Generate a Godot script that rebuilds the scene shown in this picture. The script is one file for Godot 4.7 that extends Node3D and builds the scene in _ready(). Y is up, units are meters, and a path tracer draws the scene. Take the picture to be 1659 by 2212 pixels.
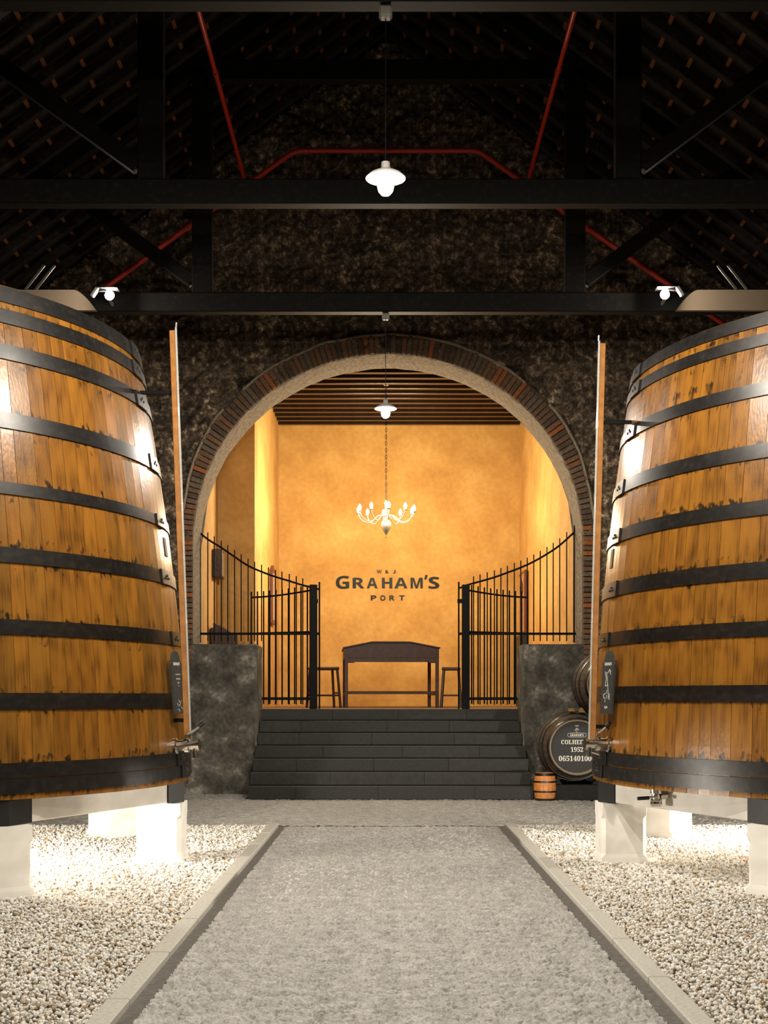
extends Node3D

# ------------------------------------------------------------------ frame of reference
# Camera stands at the origin's axis, 1.33 m above the path, looking along -Z; x to the right.
const F := 2860.0
const EYE := 1.33
var M := {}
var taken := {}
var rng := RandomNumberGenerator.new()

func at(px: float, py: float, d: float) -> Vector3:
	return Vector3((px - 834.0) * d / F, EYE - (py - 1505.0) * d / F, -d)

# ------------------------------------------------------------------ naming helpers
func numbered(called: String) -> String:
	if not taken.has(called):
		taken[called] = 0
		return called
	taken[called] += 1
	return "%s_%03d" % [called, taken[called]]

func tag(o: Node, label: String, category: String, group := "") -> void:
	o.set_meta("label", label)
	o.set_meta("category", category)
	if group != "":
		o.set_meta("group", group)

func thing(called: String, label: String, category: String, where := Vector3.ZERO, group := "", turn := 0.0) -> Node3D:
	var o := Node3D.new()
	o.name = numbered(called)
	add_child(o)
	o.position = where
	o.rotation.y = turn
	tag(o, label, category, group)
	return o

func struct(called: String, mesh: Mesh, mat: Material, parent: Node = self) -> MeshInstance3D:
	var o := MeshInstance3D.new()
	o.name = numbered(called) if parent == self else called
	o.mesh = mesh
	o.material_override = mat
	parent.add_child(o, true)
	if parent == self:
		o.set_meta("kind", "structure")
	return o

func part(called: String, mesh: Mesh, mat: Material, parent: Node, xf := Transform3D.IDENTITY) -> MeshInstance3D:
	var o := MeshInstance3D.new()
	o.name = called
	o.mesh = mesh
	o.material_override = mat
	parent.add_child(o, true)
	o.transform = xf
	return o

# ------------------------------------------------------------------ mesh helpers
func st_new() -> SurfaceTool:
	var st := SurfaceTool.new()
	st.begin(Mesh.PRIMITIVE_TRIANGLES)
	st.set_smooth_group(-1)
	return st

func done(st: SurfaceTool) -> ArrayMesh:
	st.generate_normals()
	return st.commit()

func tri(st: SurfaceTool, a: Vector3, b: Vector3, c: Vector3) -> void:
	st.add_vertex(a); st.add_vertex(b); st.add_vertex(c)

# quad a b c d in clockwise order as seen from outside
func quad(st: SurfaceTool, a: Vector3, b: Vector3, c: Vector3, d: Vector3) -> void:
	tri(st, a, b, c); tri(st, a, c, d)

func quad_out(st: SurfaceTool, a: Vector3, b: Vector3, c: Vector3, d: Vector3, out: Vector3) -> void:
	# clockwise front faces: the normal is (c-a) x (b-a)
	if (c - a).cross(b - a).dot(out) < 0.0:
		quad(st, a, d, c, b)
	else:
		quad(st, a, b, c, d)

func tri_out(st: SurfaceTool, a: Vector3, b: Vector3, c: Vector3, out: Vector3) -> void:
	if (c - a).cross(b - a).dot(out) < 0.0:
		tri(st, a, c, b)
	else:
		tri(st, a, b, c)

# chamfered box
func box(st: SurfaceTool, size: Vector3, bev: float, xf := Transform3D.IDENTITY) -> void:
	var h := size * 0.5
	bev = minf(bev, minf(h.x, minf(h.y, h.z)) * 0.9)
	st.set_smooth_group(-1)
	var c := xf.origin
	var B := xf.basis
	for ax in 3:
		var u := (ax + 1) % 3
		var v := (ax + 2) % 3
		for s in [-1.0, 1.0]:
			var p := []
			for q in [[-1, -1], [1, -1], [1, 1], [-1, 1]]:
				var w := Vector3.ZERO
				w[ax] = s * h[ax]
				w[u] = q[0] * (h[u] - bev)
				w[v] = q[1] * (h[v] - bev)
				p.append(c + B * w)
			var n := Vector3.ZERO
			n[ax] = s
			quad_out(st, p[0], p[1], p[2], p[3], B * n)
	if bev <= 0.0:
		return
	for ax in 3:
		var u := (ax + 1) % 3
		var v := (ax + 2) % 3
		for su in [-1.0, 1.0]:
			for sv in [-1.0, 1.0]:
				var p := []
				for e in [-1.0, 1.0]:
					var w1 := Vector3.ZERO
					w1[ax] = e * (h[ax] - bev); w1[u] = su * h[u]; w1[v] = sv * (h[v] - bev)
					var w2 := Vector3.ZERO
					w2[ax] = e * (h[ax] - bev); w2[u] = su * (h[u] - bev); w2[v] = sv * h[v]
					p.append(c + B * w1); p.append(c + B * w2)
				var n := Vector3.ZERO
				n[u] = su; n[v] = sv
				quad_out(st, p[0], p[1], p[3], p[2], B * n)
	for sx in [-1.0, 1.0]:
		for sy in [-1.0, 1.0]:
			for sz in [-1.0, 1.0]:
				var a := c + B * Vector3(sx * h.x, sy * (h.y - bev), sz * (h.z - bev))
				var b := c + B * Vector3(sx * (h.x - bev), sy * h.y, sz * (h.z - bev))
				var d := c + B * Vector3(sx * (h.x - bev), sy * (h.y - bev), sz * h.z)
				tri_out(st, a, b, d, B * Vector3(sx, sy, sz))

func box_mesh(size: Vector3, bev: float, xf := Transform3D.IDENTITY) -> ArrayMesh:
	var st := st_new()
	box(st, size, bev, xf)
	return done(st)

# a box between two corners
func span_mesh(a: Vector3, b: Vector3, bev := 0.0) -> ArrayMesh:
	return box_mesh((b - a).abs(), bev, Transform3D(Basis.IDENTITY, (a + b) * 0.5))

# a bar of section w (sideways) x t (along up) between two points
func bar(st: SurfaceTool, a: Vector3, b: Vector3, w: float, t: float, bev := 0.004, up := Vector3.UP) -> void:
	var z := (b - a)
	var l := z.length()
	z = z / l
	if absf(z.dot(up)) > 0.98:
		up = Vector3.BACK
	var x := up.cross(z).normalized()
	var y := z.cross(x)
	box(st, Vector3(w, t, l), bev, Transform3D(Basis(x, y, z), (a + b) * 0.5))

func bar_mesh(a: Vector3, b: Vector3, w: float, t: float, bev := 0.004, up := Vector3.UP) -> ArrayMesh:
	var st := st_new()
	bar(st, a, b, w, t, bev, up)
	return done(st)

# round tube through points
func tube(st: SurfaceTool, pts: Array, r: float, n := 8, caps := true, r2 := -1.0) -> void:
	var rings := []
	var up := Vector3.UP
	for i in pts.size():
		var dir: Vector3
		if i == 0: dir = pts[1] - pts[0]
		elif i == pts.size() - 1: dir = pts[i] - pts[i - 1]
		else: dir = (pts[i + 1] - pts[i]).normalized() + (pts[i] - pts[i - 1]).normalized()
		dir = dir.normalized()
		if absf(dir.dot(up)) > 0.95: up = Vector3.BACK if absf(dir.dot(Vector3.BACK)) < 0.9 else Vector3.RIGHT
		var x := up.cross(dir).normalized()
		var y := dir.cross(x).normalized()
		up = y
		var rr: float = r if r2 < 0.0 else lerpf(r, r2, float(i) / (pts.size() - 1))
		var ring := []
		for k in n:
			var a := TAU * k / n
			ring.append(pts[i] + (x * cos(a) + y * sin(a)) * rr)
		rings.append(ring)
	st.set_smooth_group(1)
	for i in pts.size() - 1:
		for k in n:
			var k2 := (k + 1) % n
			var mid: Vector3 = (rings[i][k] + rings[i][k2]) * 0.5 - pts[i]
			quad_out(st, rings[i][k], rings[i][k2], rings[i + 1][k2], rings[i + 1][k], mid)
	st.set_smooth_group(-1)
	if caps:
		for e in [0, pts.size() - 1]:
			var out: Vector3 = (pts[0] - pts[1]) if e == 0 else (pts[e] - pts[e - 1])
			for k in n:
				tri_out(st, pts[e], rings[e][k], rings[e][(k + 1) % n], out)

func tube_mesh(pts: Array, r: float, n := 8, r2 := -1.0) -> ArrayMesh:
	var st := st_new()
	tube(st, pts, r, n, true, r2)
	return done(st)

# lathe about local y; profile [Vector2(radius, y)...] listed so that outside lies to its right going up
func lathe(st: SurfaceTool, prof: Array, n: int, xf := Transform3D.IDENTITY, smooth := false, a0 := 0.0, a1 := TAU) -> void:
	var full := absf(a1 - a0 - TAU) < 1e-4
	for i in prof.size() - 1:
		st.set_smooth_group(1 if smooth else 10 + i)
		var p: Vector2 = prof[i]
		var q: Vector2 = prof[i + 1]
		var nn := Vector2(q.y - p.y, -(q.x - p.x))
		for k in n:
			var ca := a0 + (a1 - a0) * k / n
			var cb := a0 + (a1 - a0) * ((k + 1) % n if full else k + 1) / n
			var A := Vector3(cos(ca), 0, sin(ca))
			var Bv := Vector3(cos(cb), 0, sin(cb))
			var m := (A + Bv).normalized()
			var out: Vector3 = xf.basis * (m * nn.x + Vector3.UP * nn.y)
			var a := xf * (A * p.x + Vector3.UP * p.y)
			var b := xf * (Bv * p.x + Vector3.UP * p.y)
			var c := xf * (Bv * q.x + Vector3.UP * q.y)
			var d := xf * (A * q.x + Vector3.UP * q.y)
			if p.x < 1e-5: tri_out(st, a, c, d, out)
			elif q.x < 1e-5: tri_out(st, a, b, c, out)
			else: quad_out(st, a, b, c, d, out)
	st.set_smooth_group(-1)

func lathe_mesh(prof: Array, n: int, smooth := false, xf := Transform3D.IDENTITY) -> ArrayMesh:
	var st := st_new()
	lathe(st, prof, n, xf, smooth)
	return done(st)

# extruded polygon: outline in local xy, depth along z centred
func prism(st: SurfaceTool, poly: PackedVector2Array, depth: float, xf := Transform3D.IDENTITY) -> void:
	st.set_smooth_group(-1)
	var ids := Geometry2D.triangulate_polygon(poly)
	var h := depth * 0.5
	for s in [-1.0, 1.0]:
		for i in range(0, ids.size(), 3):
			var p := []
			for k in 3:
				p.append(xf * Vector3(poly[ids[i + k]].x, poly[ids[i + k]].y, s * h))
			tri_out(st, p[0], p[1], p[2], xf.basis * Vector3(0, 0, s))
	var ccw := not Geometry2D.is_polygon_clockwise(poly)
	for i in poly.size():
		var a := poly[i]
		var b := poly[(i + 1) % poly.size()]
		var e := b - a
		var nn := Vector2(e.y, -e.x) * (1.0 if ccw else -1.0)
		quad_out(st, xf * Vector3(a.x, a.y, -h), xf * Vector3(b.x, b.y, -h), xf * Vector3(b.x, b.y, h), xf * Vector3(a.x, a.y, h), xf.basis * Vector3(nn.x, nn.y, 0))

func prism_mesh(poly: PackedVector2Array, depth: float, xf := Transform3D.IDENTITY) -> ArrayMesh:
	var st := st_new()
	prism(st, poly, depth, xf)
	return done(st)

# a sheet of nx x ny cells; pts is row-major (nx+1)*(ny+1); keep filters cells
func sheet(nx: int, ny: int, pts: PackedVector3Array, facing: Vector3, keep := PackedByteArray()) -> ArrayMesh:
	var nor := PackedVector3Array()
	nor.resize(pts.size())
	for j in ny + 1:
		for i in nx + 1:
			var k := j * (nx + 1) + i
			var l := pts[k - 1] if i > 0 else pts[k]
			var r := pts[k + 1] if i < nx else pts[k]
			var d := pts[k - nx - 1] if j > 0 else pts[k]
			var u := pts[k + nx + 1] if j < ny else pts[k]
			var n := (r - l).cross(u - d).normalized()
			nor[k] = n if n.dot(facing) > 0.0 else -n
	var idx := PackedInt32Array()
	var flip := (pts[nx + 1] - pts[0]).cross(pts[1] - pts[0]).dot(facing) < 0.0
	for j in ny:
		for i in nx:
			if keep.size() > 0 and keep[j * nx + i] == 0:
				continue
			var a := j * (nx + 1) + i
			var b := a + 1
			var c := a + nx + 2
			var d := a + nx + 1
			if flip: idx.append_array([a, d, c, a, c, b])
			else: idx.append_array([a, b, c, a, c, d])
	var arr := []
	arr.resize(Mesh.ARRAY_MAX)
	arr[Mesh.ARRAY_VERTEX] = pts
	arr[Mesh.ARRAY_NORMAL] = nor
	arr[Mesh.ARRAY_INDEX] = idx
	var m := ArrayMesh.new()
	m.add_surface_from_arrays(Mesh.PRIMITIVE_TRIANGLES, arr)
	return m

# ------------------------------------------------------------------ material helpers
func noise(kind: int, freq: float, sd: int, oct := 4) -> FastNoiseLite:
	var n := FastNoiseLite.new()
	n.noise_type = kind
	n.frequency = freq
	n.seed = sd
	n.fractal_octaves = oct
	return n

# colour texture from a seamless noise image through stops [[pos, Color]...]
func ramp_tex(size: int, n: FastNoiseLite, stops: Array, n2: FastNoiseLite = null, amt := 0.0) -> ImageTexture:
	var img := n.get_seamless_image(size, size)
	img.convert(Image.FORMAT_L8)
	var d := img.get_data()
	var d2 := PackedByteArray()
	if n2 != null:
		var i2 := n2.get_seamless_image(size, size)
		i2.convert(Image.FORMAT_L8)
		d2 = i2.get_data()
	var g := Gradient.new()
	g.offsets = PackedFloat32Array(stops.map(func(s): return s[0]))
	g.colors = PackedColorArray(stops.map(func(s): return s[1]))
	var lut := []
	for i in 256:
		lut.append(g.sample(i / 255.0))
	var out := PackedByteArray()
	out.resize(size * size * 3)
	for i in size * size:
		var c: Color = lut[d[i]]
		var k := 1.0
		if n2 != null:
			k = 1.0 + amt * (d2[i] / 127.5 - 1.0)
		out[i * 3] = clampi(int(c.r * k * 255.0), 0, 255)
		out[i * 3 + 1] = clampi(int(c.g * k * 255.0), 0, 255)
		out[i * 3 + 2] = clampi(int(c.b * k * 255.0), 0, 255)
	return ImageTexture.create_from_image(Image.create_from_data(size, size, false, Image.FORMAT_RGB8, out))

func bump_tex(size: int, n: FastNoiseLite, strength: float) -> ImageTexture:
	var img := n.get_seamless_image(size, size)
	img.convert(Image.FORMAT_RGBA8)
	img.bump_map_to_normal_map(strength)
	return ImageTexture.create_from_image(img)

func rgb8(r: int, g: int, b: int) -> Color:
	return Color(r / 255.0, g / 255.0, b / 255.0)

func plain(c: Color, rough := 0.7, metal := 0.0) -> StandardMaterial3D:
	var m := StandardMaterial3D.new()
	m.albedo_color = c
	m.roughness = rough
	m.metallic = metal
	return m

func tri_mat(tex: Texture2D, scale: float, rough := 0.9, nrm: Texture2D = null, nscale := 1.0, world := true) -> StandardMaterial3D:
	var m := StandardMaterial3D.new()
	m.albedo_texture = tex
	m.roughness = rough
	m.uv1_triplanar = true
	m.uv1_world_triplanar = world
	m.uv1_scale = Vector3.ONE * scale
	if nrm != null:
		m.normal_enabled = true
		m.normal_texture = nrm
		m.normal_scale = nscale
	return m

func glow(c: Color, e: float) -> StandardMaterial3D:
	var m := StandardMaterial3D.new()
	m.albedo_color = Color.WHITE
	m.emission_enabled = true
	m.emission = c
	m.emission_energy_multiplier = e
	return m

# lengthwise wood: v runs along the piece
func wood_tex(w: int, h: int, base: Color, dark: Color, sd: int, fx: float, fy: float, stains := []) -> ImageTexture:
	var n1 := noise(FastNoiseLite.TYPE_SIMPLEX_SMOOTH, 0.02, sd, 3)
	var n2 := noise(FastNoiseLite.TYPE_SIMPLEX_SMOOTH, 0.02, sd + 7, 2)
	var n3 := noise(FastNoiseLite.TYPE_SIMPLEX, 0.02, sd + 11, 2)
	var out := PackedByteArray()
	out.resize(w * h * 3)
	for y in h:
		var near := 0.0
		for s in stains:
			var e := absf(float(y) / h - s)
			near = maxf(near, 1.0 - e / 0.022)
		for x in w:
			var g := n1.get_noise_2d(x * fx, y * fy)
			var f := n3.get_noise_2d(x * fx * 5.0, y * fy * 2.2)
			var b := n2.get_noise_2d(x * 0.5 + 300.0, y * 0.25)
			var k := clampf(0.42 + g * 0.30 + f * 0.20 + b * 0.42, 0.0, 1.0)
			var c := base.lerp(dark, k * k)
			if near > 0.0:
				var sN := n2.get_noise_2d(x * 0.55, y * 0.5 + 900.0) + 0.5 * n3.get_noise_2d(x * 1.9, y * 0.9)
				var t := clampf(near * 0.8 + sN * 1.3 - 0.93, 0.0, 0.8)
				c = c.lerp(Color(0.07, 0.05, 0.035), t)
			var i := (y * w + x) * 3
			out[i] = clampi(int(c.r * 255.0), 0, 255)
			out[i + 1] = clampi(int(c.g * 255.0), 0, 255)
			out[i + 2] = clampi(int(c.b * 255.0), 0, 255)
	return ImageTexture.create_from_image(Image.create_from_data(w, h, false, Image.FORMAT_RGB8, out))

func omni(parent: Node, where: Vector3, c: Color, e: float, size: float) -> void:
	var l := OmniLight3D.new()
	l.name = "lamp_light"
	parent.add_child(l, true)
	l.position = where
	l.light_color = c
	l.light_energy = e
	l.light_size = size
	l.omni_range = 40.0
	l.omni_attenuation = 2.0
	l.shadow_enabled = true

# ------------------------------------------------------------------ main
func _ready() -> void:
	rng.seed = 20240
	# --- camera: level, with the lens shifted upwards
	var cam := Camera3D.new()
	cam.name = "camera"
	add_child(cam)
	cam.position = Vector3(0, EYE, 0)
	cam.projection = Camera3D.PROJECTION_FRUSTUM
	cam.near = 0.05
	cam.far = 100.0
	cam.size = 2212.0 / F * cam.near
	cam.frustum_offset = Vector2((829.5 - 834.0) / F, (1505.0 - 1106.0) / F) * cam.near
	cam.current = true
	# --- air: the hall is closed, no daylight
	var we := WorldEnvironment.new()
	we.name = "environment"
	var env := Environment.new()
	env.background_mode = Environment.BG_COLOR
	env.background_color = Color(0, 0, 0)
	env.tonemap_mode = Environment.TONE_MAPPER_LINEAR
	env.tonemap_exposure = 1.0
	env.sdfgi_enabled = true
	env.ssao_enabled = true
	env.ssil_enabled = true
	we.environment = env
	add_child(we)
	materials()
	shell()
	arch_wall()
	alcove()
	roof()
	ground()
	stairs()
	vats()
	gates()
	lamps()
	furniture()
	barrels()
	sign_letters()
	pipes()
	gravel()

# light energies
const PENDANT := 15.0
const SPOT := 1.9
const FLOOD := 18.0
const CANDLE := 1.75
const WARM := Color(1.0, 0.96, 0.90)
const WARMER := Color(1.0, 0.92, 0.76)

func materials() -> void:
	var SM := FastNoiseLite.TYPE_SIMPLEX_SMOOTH
	# rough rubble-and-lime wall
	var rock := noise(SM, 0.02, 3, 7)
	rock.fractal_gain = 0.72
	var big := noise(SM, 0.006, 5, 3)
	M.rock = tri_mat(ramp_tex(1024, rock, [[0.0, rgb8(34, 26, 19)], [0.42, rgb8(66, 53, 41)], [0.58, rgb8(98, 82, 64)], [0.68, rgb8(142, 126, 103)], [0.84, rgb8(186, 172, 147)], [1.0, rgb8(208, 197, 174)]], big, 0.5), 0.42, 0.95, bump_tex(1024, rock, 8.0), 1.0)
	# arch soffit render
	M.soffit = tri_mat(ramp_tex(512, noise(SM, 0.03, 21, 6), [[0.0, rgb8(92, 82, 70)], [0.5, rgb8(140, 128, 112)], [1.0, rgb8(182, 170, 152)]]), 0.9, 0.95, bump_tex(512, noise(SM, 0.06, 22, 4), 5.0), 0.7)
	M.mortar = tri_mat(ramp_tex(256, noise(SM, 0.05, 23, 4), [[0.0, rgb8(60, 50, 40)], [1.0, rgb8(120, 106, 88)]]), 1.6, 0.95)
	M.lime = tri_mat(ramp_tex(256, noise(SM, 0.05, 24, 4), [[0.0, rgb8(110, 98, 80)], [1.0, rgb8(168, 154, 130)]]), 1.6, 0.95)
	for i in 5:
		var cs := [[rgb8(84, 63, 46), rgb8(126, 96, 70)], [rgb8(128, 74, 38), rgb8(176, 104, 52)], [rgb8(82, 68, 54), rgb8(122, 104, 84)], [rgb8(100, 70, 48), rgb8(142, 98, 66)], [rgb8(64, 52, 41), rgb8(102, 82, 64)]]
		M["brick%d" % i] = tri_mat(ramp_tex(128, noise(SM, 0.06, 40 + i, 4), [[0.0, cs[i][0]], [1.0, cs[i][1]]]), 2.4, 0.92)
	# concrete cheek walls with pale blooms
	var conc := noise(SM, 0.005, 31, 7)
	conc.fractal_gain = 0.6
	M.concrete = tri_mat(ramp_tex(1024, conc, [[0.0, rgb8(46, 43, 37)], [0.3, rgb8(74, 70, 62)], [0.55, rgb8(90, 86, 77)], [0.7, rgb8(108, 103, 93)], [0.82, rgb8(140, 135, 124)], [1.0, rgb8(166, 160, 148)]], noise(SM, 0.03, 33, 5), 0.22), 0.42, 0.9, bump_tex(512, noise(SM, 0.05, 34, 4), 3.0), 0.5)
	# dark stone treads
	M.step = tri_mat(ramp_tex(512, noise(SM, 0.05, 35, 4), [[0.0, rgb8(33, 33, 30)], [1.0, rgb8(50, 49, 45)]]), 0.8, 0.75)
	M.step2 = tri_mat(ramp_tex(256, noise(SM, 0.05, 36, 4), [[0.0, rgb8(35, 35, 32)], [1.0, rgb8(53, 52, 48)]]), 0.8, 0.75)
	# ochre limewash
	M.ochre = tri_mat(ramp_tex(1024, noise(SM, 0.004, 51, 5), [[0.0, rgb8(180, 134, 70)], [0.5, rgb8(195, 150, 82)], [1.0, rgb8(207, 165, 98)]], noise(SM, 0.03, 52, 4), 0.05), 0.25, 0.85, bump_tex(512, noise(SM, 0.02, 53, 4), 1.5), 0.3)
	M.tile = tri_mat(ramp_tex(256, noise(SM, 0.03, 55, 4), [[0.0, rgb8(110, 82, 60)], [1.0, rgb8(140, 108, 80)]]), 0.8, 0.6)
	M.joist = tri_mat(ramp_tex(256, noise(SM, 0.03, 56, 4), [[0.0, rgb8(26, 14, 9)], [1.0, rgb8(46, 26, 16)]]), 1.0, 0.3)
	# roof timbers
	M.timber = tri_mat(ramp_tex(512, noise(SM, 0.03, 61, 5), [[0.0, rgb8(12, 11, 9)], [0.6, rgb8(19, 17, 14)], [0.85, rgb8(28, 25, 21)], [1.0, rgb8(58, 52, 44)]]), 0.9, 0.6)
	M.timber.metallic_specular = 0.3
	M.rafter = tri_mat(ramp_tex(512, noise(SM, 0.02, 62, 5), [[0.0, rgb8(20, 14, 10)], [0.6, rgb8(36, 26, 19)], [0.85, rgb8(62, 50, 39)], [1.0, rgb8(96, 82, 66)]]), 0.9, 0.8)
	M.batten = plain(rgb8(136, 82, 42), 0.8)
	M.deck = tri_mat(ramp_tex(256, noise(SM, 0.04, 63, 4), [[0.0, rgb8(18, 13, 10)], [1.0, rgb8(38, 27, 20)]]), 1.2, 0.9)
	M.plaster = plain(rgb8(120, 108, 92), 0.95)
	# ground
	var grit := noise(FastNoiseLite.TYPE_CELLULAR, 0.06, 71, 3)
	M.path = tri_mat(ramp_tex(1024, noise(SM, 0.05, 72, 5), [[0.0, rgb8(124, 122, 117)], [0.5, rgb8(162, 160, 154)], [1.0, rgb8(196, 194, 187)]], noise(SM, 0.006, 74, 3), 0.12), 0.9, 0.8, bump_tex(512, grit, 4.0), 1.0)
	M.kerb = tri_mat(ramp_tex(512, noise(SM, 0.06, 75, 5), [[0.0, rgb8(160, 157, 147)], [1.0, rgb8(192, 189, 179)]]), 1.2, 0.85)
	M.channel = tri_mat(ramp_tex(256, noise(SM, 0.05, 76, 4), [[0.0, rgb8(72, 69, 65)], [1.0, rgb8(104, 100, 94)]]), 1.4, 0.85)
	M.soil = tri_mat(ramp_tex(256, noise(SM, 0.08, 77, 4), [[0.0, rgb8(52, 41, 28)], [1.0, rgb8(104, 86, 62)]]), 2.0, 0.95)
	M.stone = plain(Color.WHITE, 0.8)
	M.stone.vertex_color_use_as_albedo = true
	# vats: v of the stave runs from foot (0) to rim (1)
	M.vat = StandardMaterial3D.new()
	M.vat.albedo_texture = wood_tex(768, 2048, rgb8(140, 93, 32), rgb8(74, 45, 15), 81, 1.1, 0.10, vat_stains())
	M.vat.vertex_color_use_as_albedo = true
	M.vat.roughness = 0.30
	M.vat.metallic_specular = 0.36
	M.vat.normal_enabled = true
	var wn := noise(SM, 0.12, 83, 4)
	M.vat.normal_texture = bump_tex(512, wn, 2.0)
	M.vat.normal_scale = 0.06
	M.hoop = tri_mat(ramp_tex(512, noise(SM, 0.02, 85, 5), [[0.0, rgb8(17, 16, 15)], [0.6, rgb8(29, 27, 25)], [1.0, rgb8(54, 51, 46)]]), 1.3, 0.36)
	M.hoop.metallic = 0.35
	M.white = tri_mat(ramp_tex(256, noise(SM, 0.02, 87, 4), [[0.0, rgb8(214, 210, 200)], [1.0, rgb8(240, 238, 232)]]), 0.8, 0.7)
	M.steel = plain(rgb8(11, 11, 11), 0.5)
	M.chrome = plain(rgb8(210, 206, 198), 0.16, 1.0)
	M.black = plain(rgb8(12, 12, 12), 0.4)
	M.iron = plain(rgb8(9, 9, 8), 0.55)
	M.iron.metallic_specular = 0.25
	M.rod = tri_mat(ramp_tex(256, noise(SM, 0.03, 88, 4), [[0.0, rgb8(132, 84, 30)], [1.0, rgb8(172, 116, 50)]]), 1.2, 0.55)
	M.glass = plain(Color(0.95, 0.97, 0.95, 0.25), 0.05)
	M.glass.transparency = BaseMaterial3D.TRANSPARENCY_ALPHA
	M.slate = tri_mat(ramp_tex(256, noise(SM, 0.05, 89, 4), [[0.0, rgb8(40, 41, 40)], [1.0, rgb8(66, 67, 64)]]), 2.0, 0.7)
	M.chalk = plain(rgb8(206, 204, 194), 0.9)
	M.plate = plain(rgb8(52, 48, 46), 0.6)
	M.red = plain(rgb8(196, 46, 26), 0.45)
	M.desk = tri_mat(ramp_tex(256, noise(SM, 0.03, 91, 5), [[0.0, rgb8(52, 27, 13)], [1.0, rgb8(86, 48, 24)]]), 1.4, 0.5)
	M.leather = plain(rgb8(52, 28, 16), 0.45)
	M.letter = plain(rgb8(12, 14, 15), 0.45)
	M.letter.metallic_specular = 0.3
	M.oldwood = tri_mat(ramp_tex(512, noise(SM, 0.03, 92, 5), [[0.0, rgb8(46, 36, 28)], [0.6, rgb8(78, 64, 50)], [1.0, rgb8(116, 98, 78)]]), 1.2, 0.8)
	M.head = plain(rgb8(38, 37, 35), 0.7)
	M.rim = plain(rgb8(128, 112, 90), 0.8)
	M.paint = plain(rgb8(226, 222, 212), 0.7)
	M.keg = tri_mat(ramp_tex(256, noise(SM, 0.03, 93, 4), [[0.0, rgb8(176, 106, 46)], [1.0, rgb8(224, 150, 80)]]), 2.0, 0.5)
	M.enamel = plain(rgb8(236, 234, 228), 0.35)
	M.grey = plain(rgb8(150, 148, 142), 0.5)
	M.pewter = plain(rgb8(150, 144, 134), 0.3, 0.8)
	M.bulb = glow(Color(1.0, 0.93, 0.82), 12.0)
	M.bulb_spot = glow(Color(1.0, 0.95, 0.90), 20.0)
	M.lens = glow(Color(1.0, 0.93, 0.82), 10.0)
	M.mirror = plain(rgb8(190, 180, 165), 0.15, 0.6)
	M.frame = plain(rgb8(92, 40, 22), 0.35)
	M.print = tri_mat(ramp_tex(128, noise(SM, 0.04, 95, 3), [[0.0, rgb8(150, 108, 70)], [1.0, rgb8(196, 150, 106)]]), 1.5, 0.8)
	M.brownprint = plain(rgb8(70, 48, 18), 0.8)
	M.wedge = plain(rgb8(150, 116, 60), 0.8)

func shell() -> void:
	# hall walls, floor slab
	struct("floor", span_mesh(Vector3(-8.2, -0.25, 9.2), Vector3(8.2, -0.035, -18.4)), M.soil)
	struct("wall_left", span_mesh(Vector3(-8.2, -0.035, 9.2), Vector3(-8.0, 4.62, -18.4)), M.plaster)
	struct("wall_right", span_mesh(Vector3(8.0, -0.035, 9.2), Vector3(8.2, 4.62, -18.4)), M.plaster)
	var g := PackedVector2Array([Vector2(-8, 0), Vector2(8, 0), Vector2(8, 4.7), Vector2(0, 10.5), Vector2(-8, 4.7)])
	struct("wall_front", prism_mesh(g, 0.2, Transform3D(Basis.IDENTITY, Vector3(0, -0.035, 9.1))), M.plaster)

# ------------------------------------------------------------------ arch
const WD := 18.3          # front of the arch wall
const WB := 19.12         # its back
const ACX := 0.026
const ACY := 3.474
const ARX := 2.694
const ARY := 2.591
const CHEEK := 2.066      # top of the low walls beside the stairs
const STAGE := 1.155      # floor of the alcove

func ellipse(a: float, grow := 0.0) -> Vector2:
	var p := Vector2(ACX + ARX * cos(a), ACY + ARY * sin(a))
	var n := Vector2(cos(a) / ARX, sin(a) / ARY).normalized()
	return p + n * grow

func ring_t(a: float) -> float:
	return lerpf(0.145, 0.245, smoothstep(0.12, 0.62, sin(a)))

func in_opening(x: float, y: float, grow: float) -> bool:
	if y < ACY:
		return absf(x - ACX) < ARX + grow
	var u := Vector2((x - ACX) / (ARX + grow), (y - ACY) / (ARY + grow))
	return u.length() < 1.0

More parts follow.
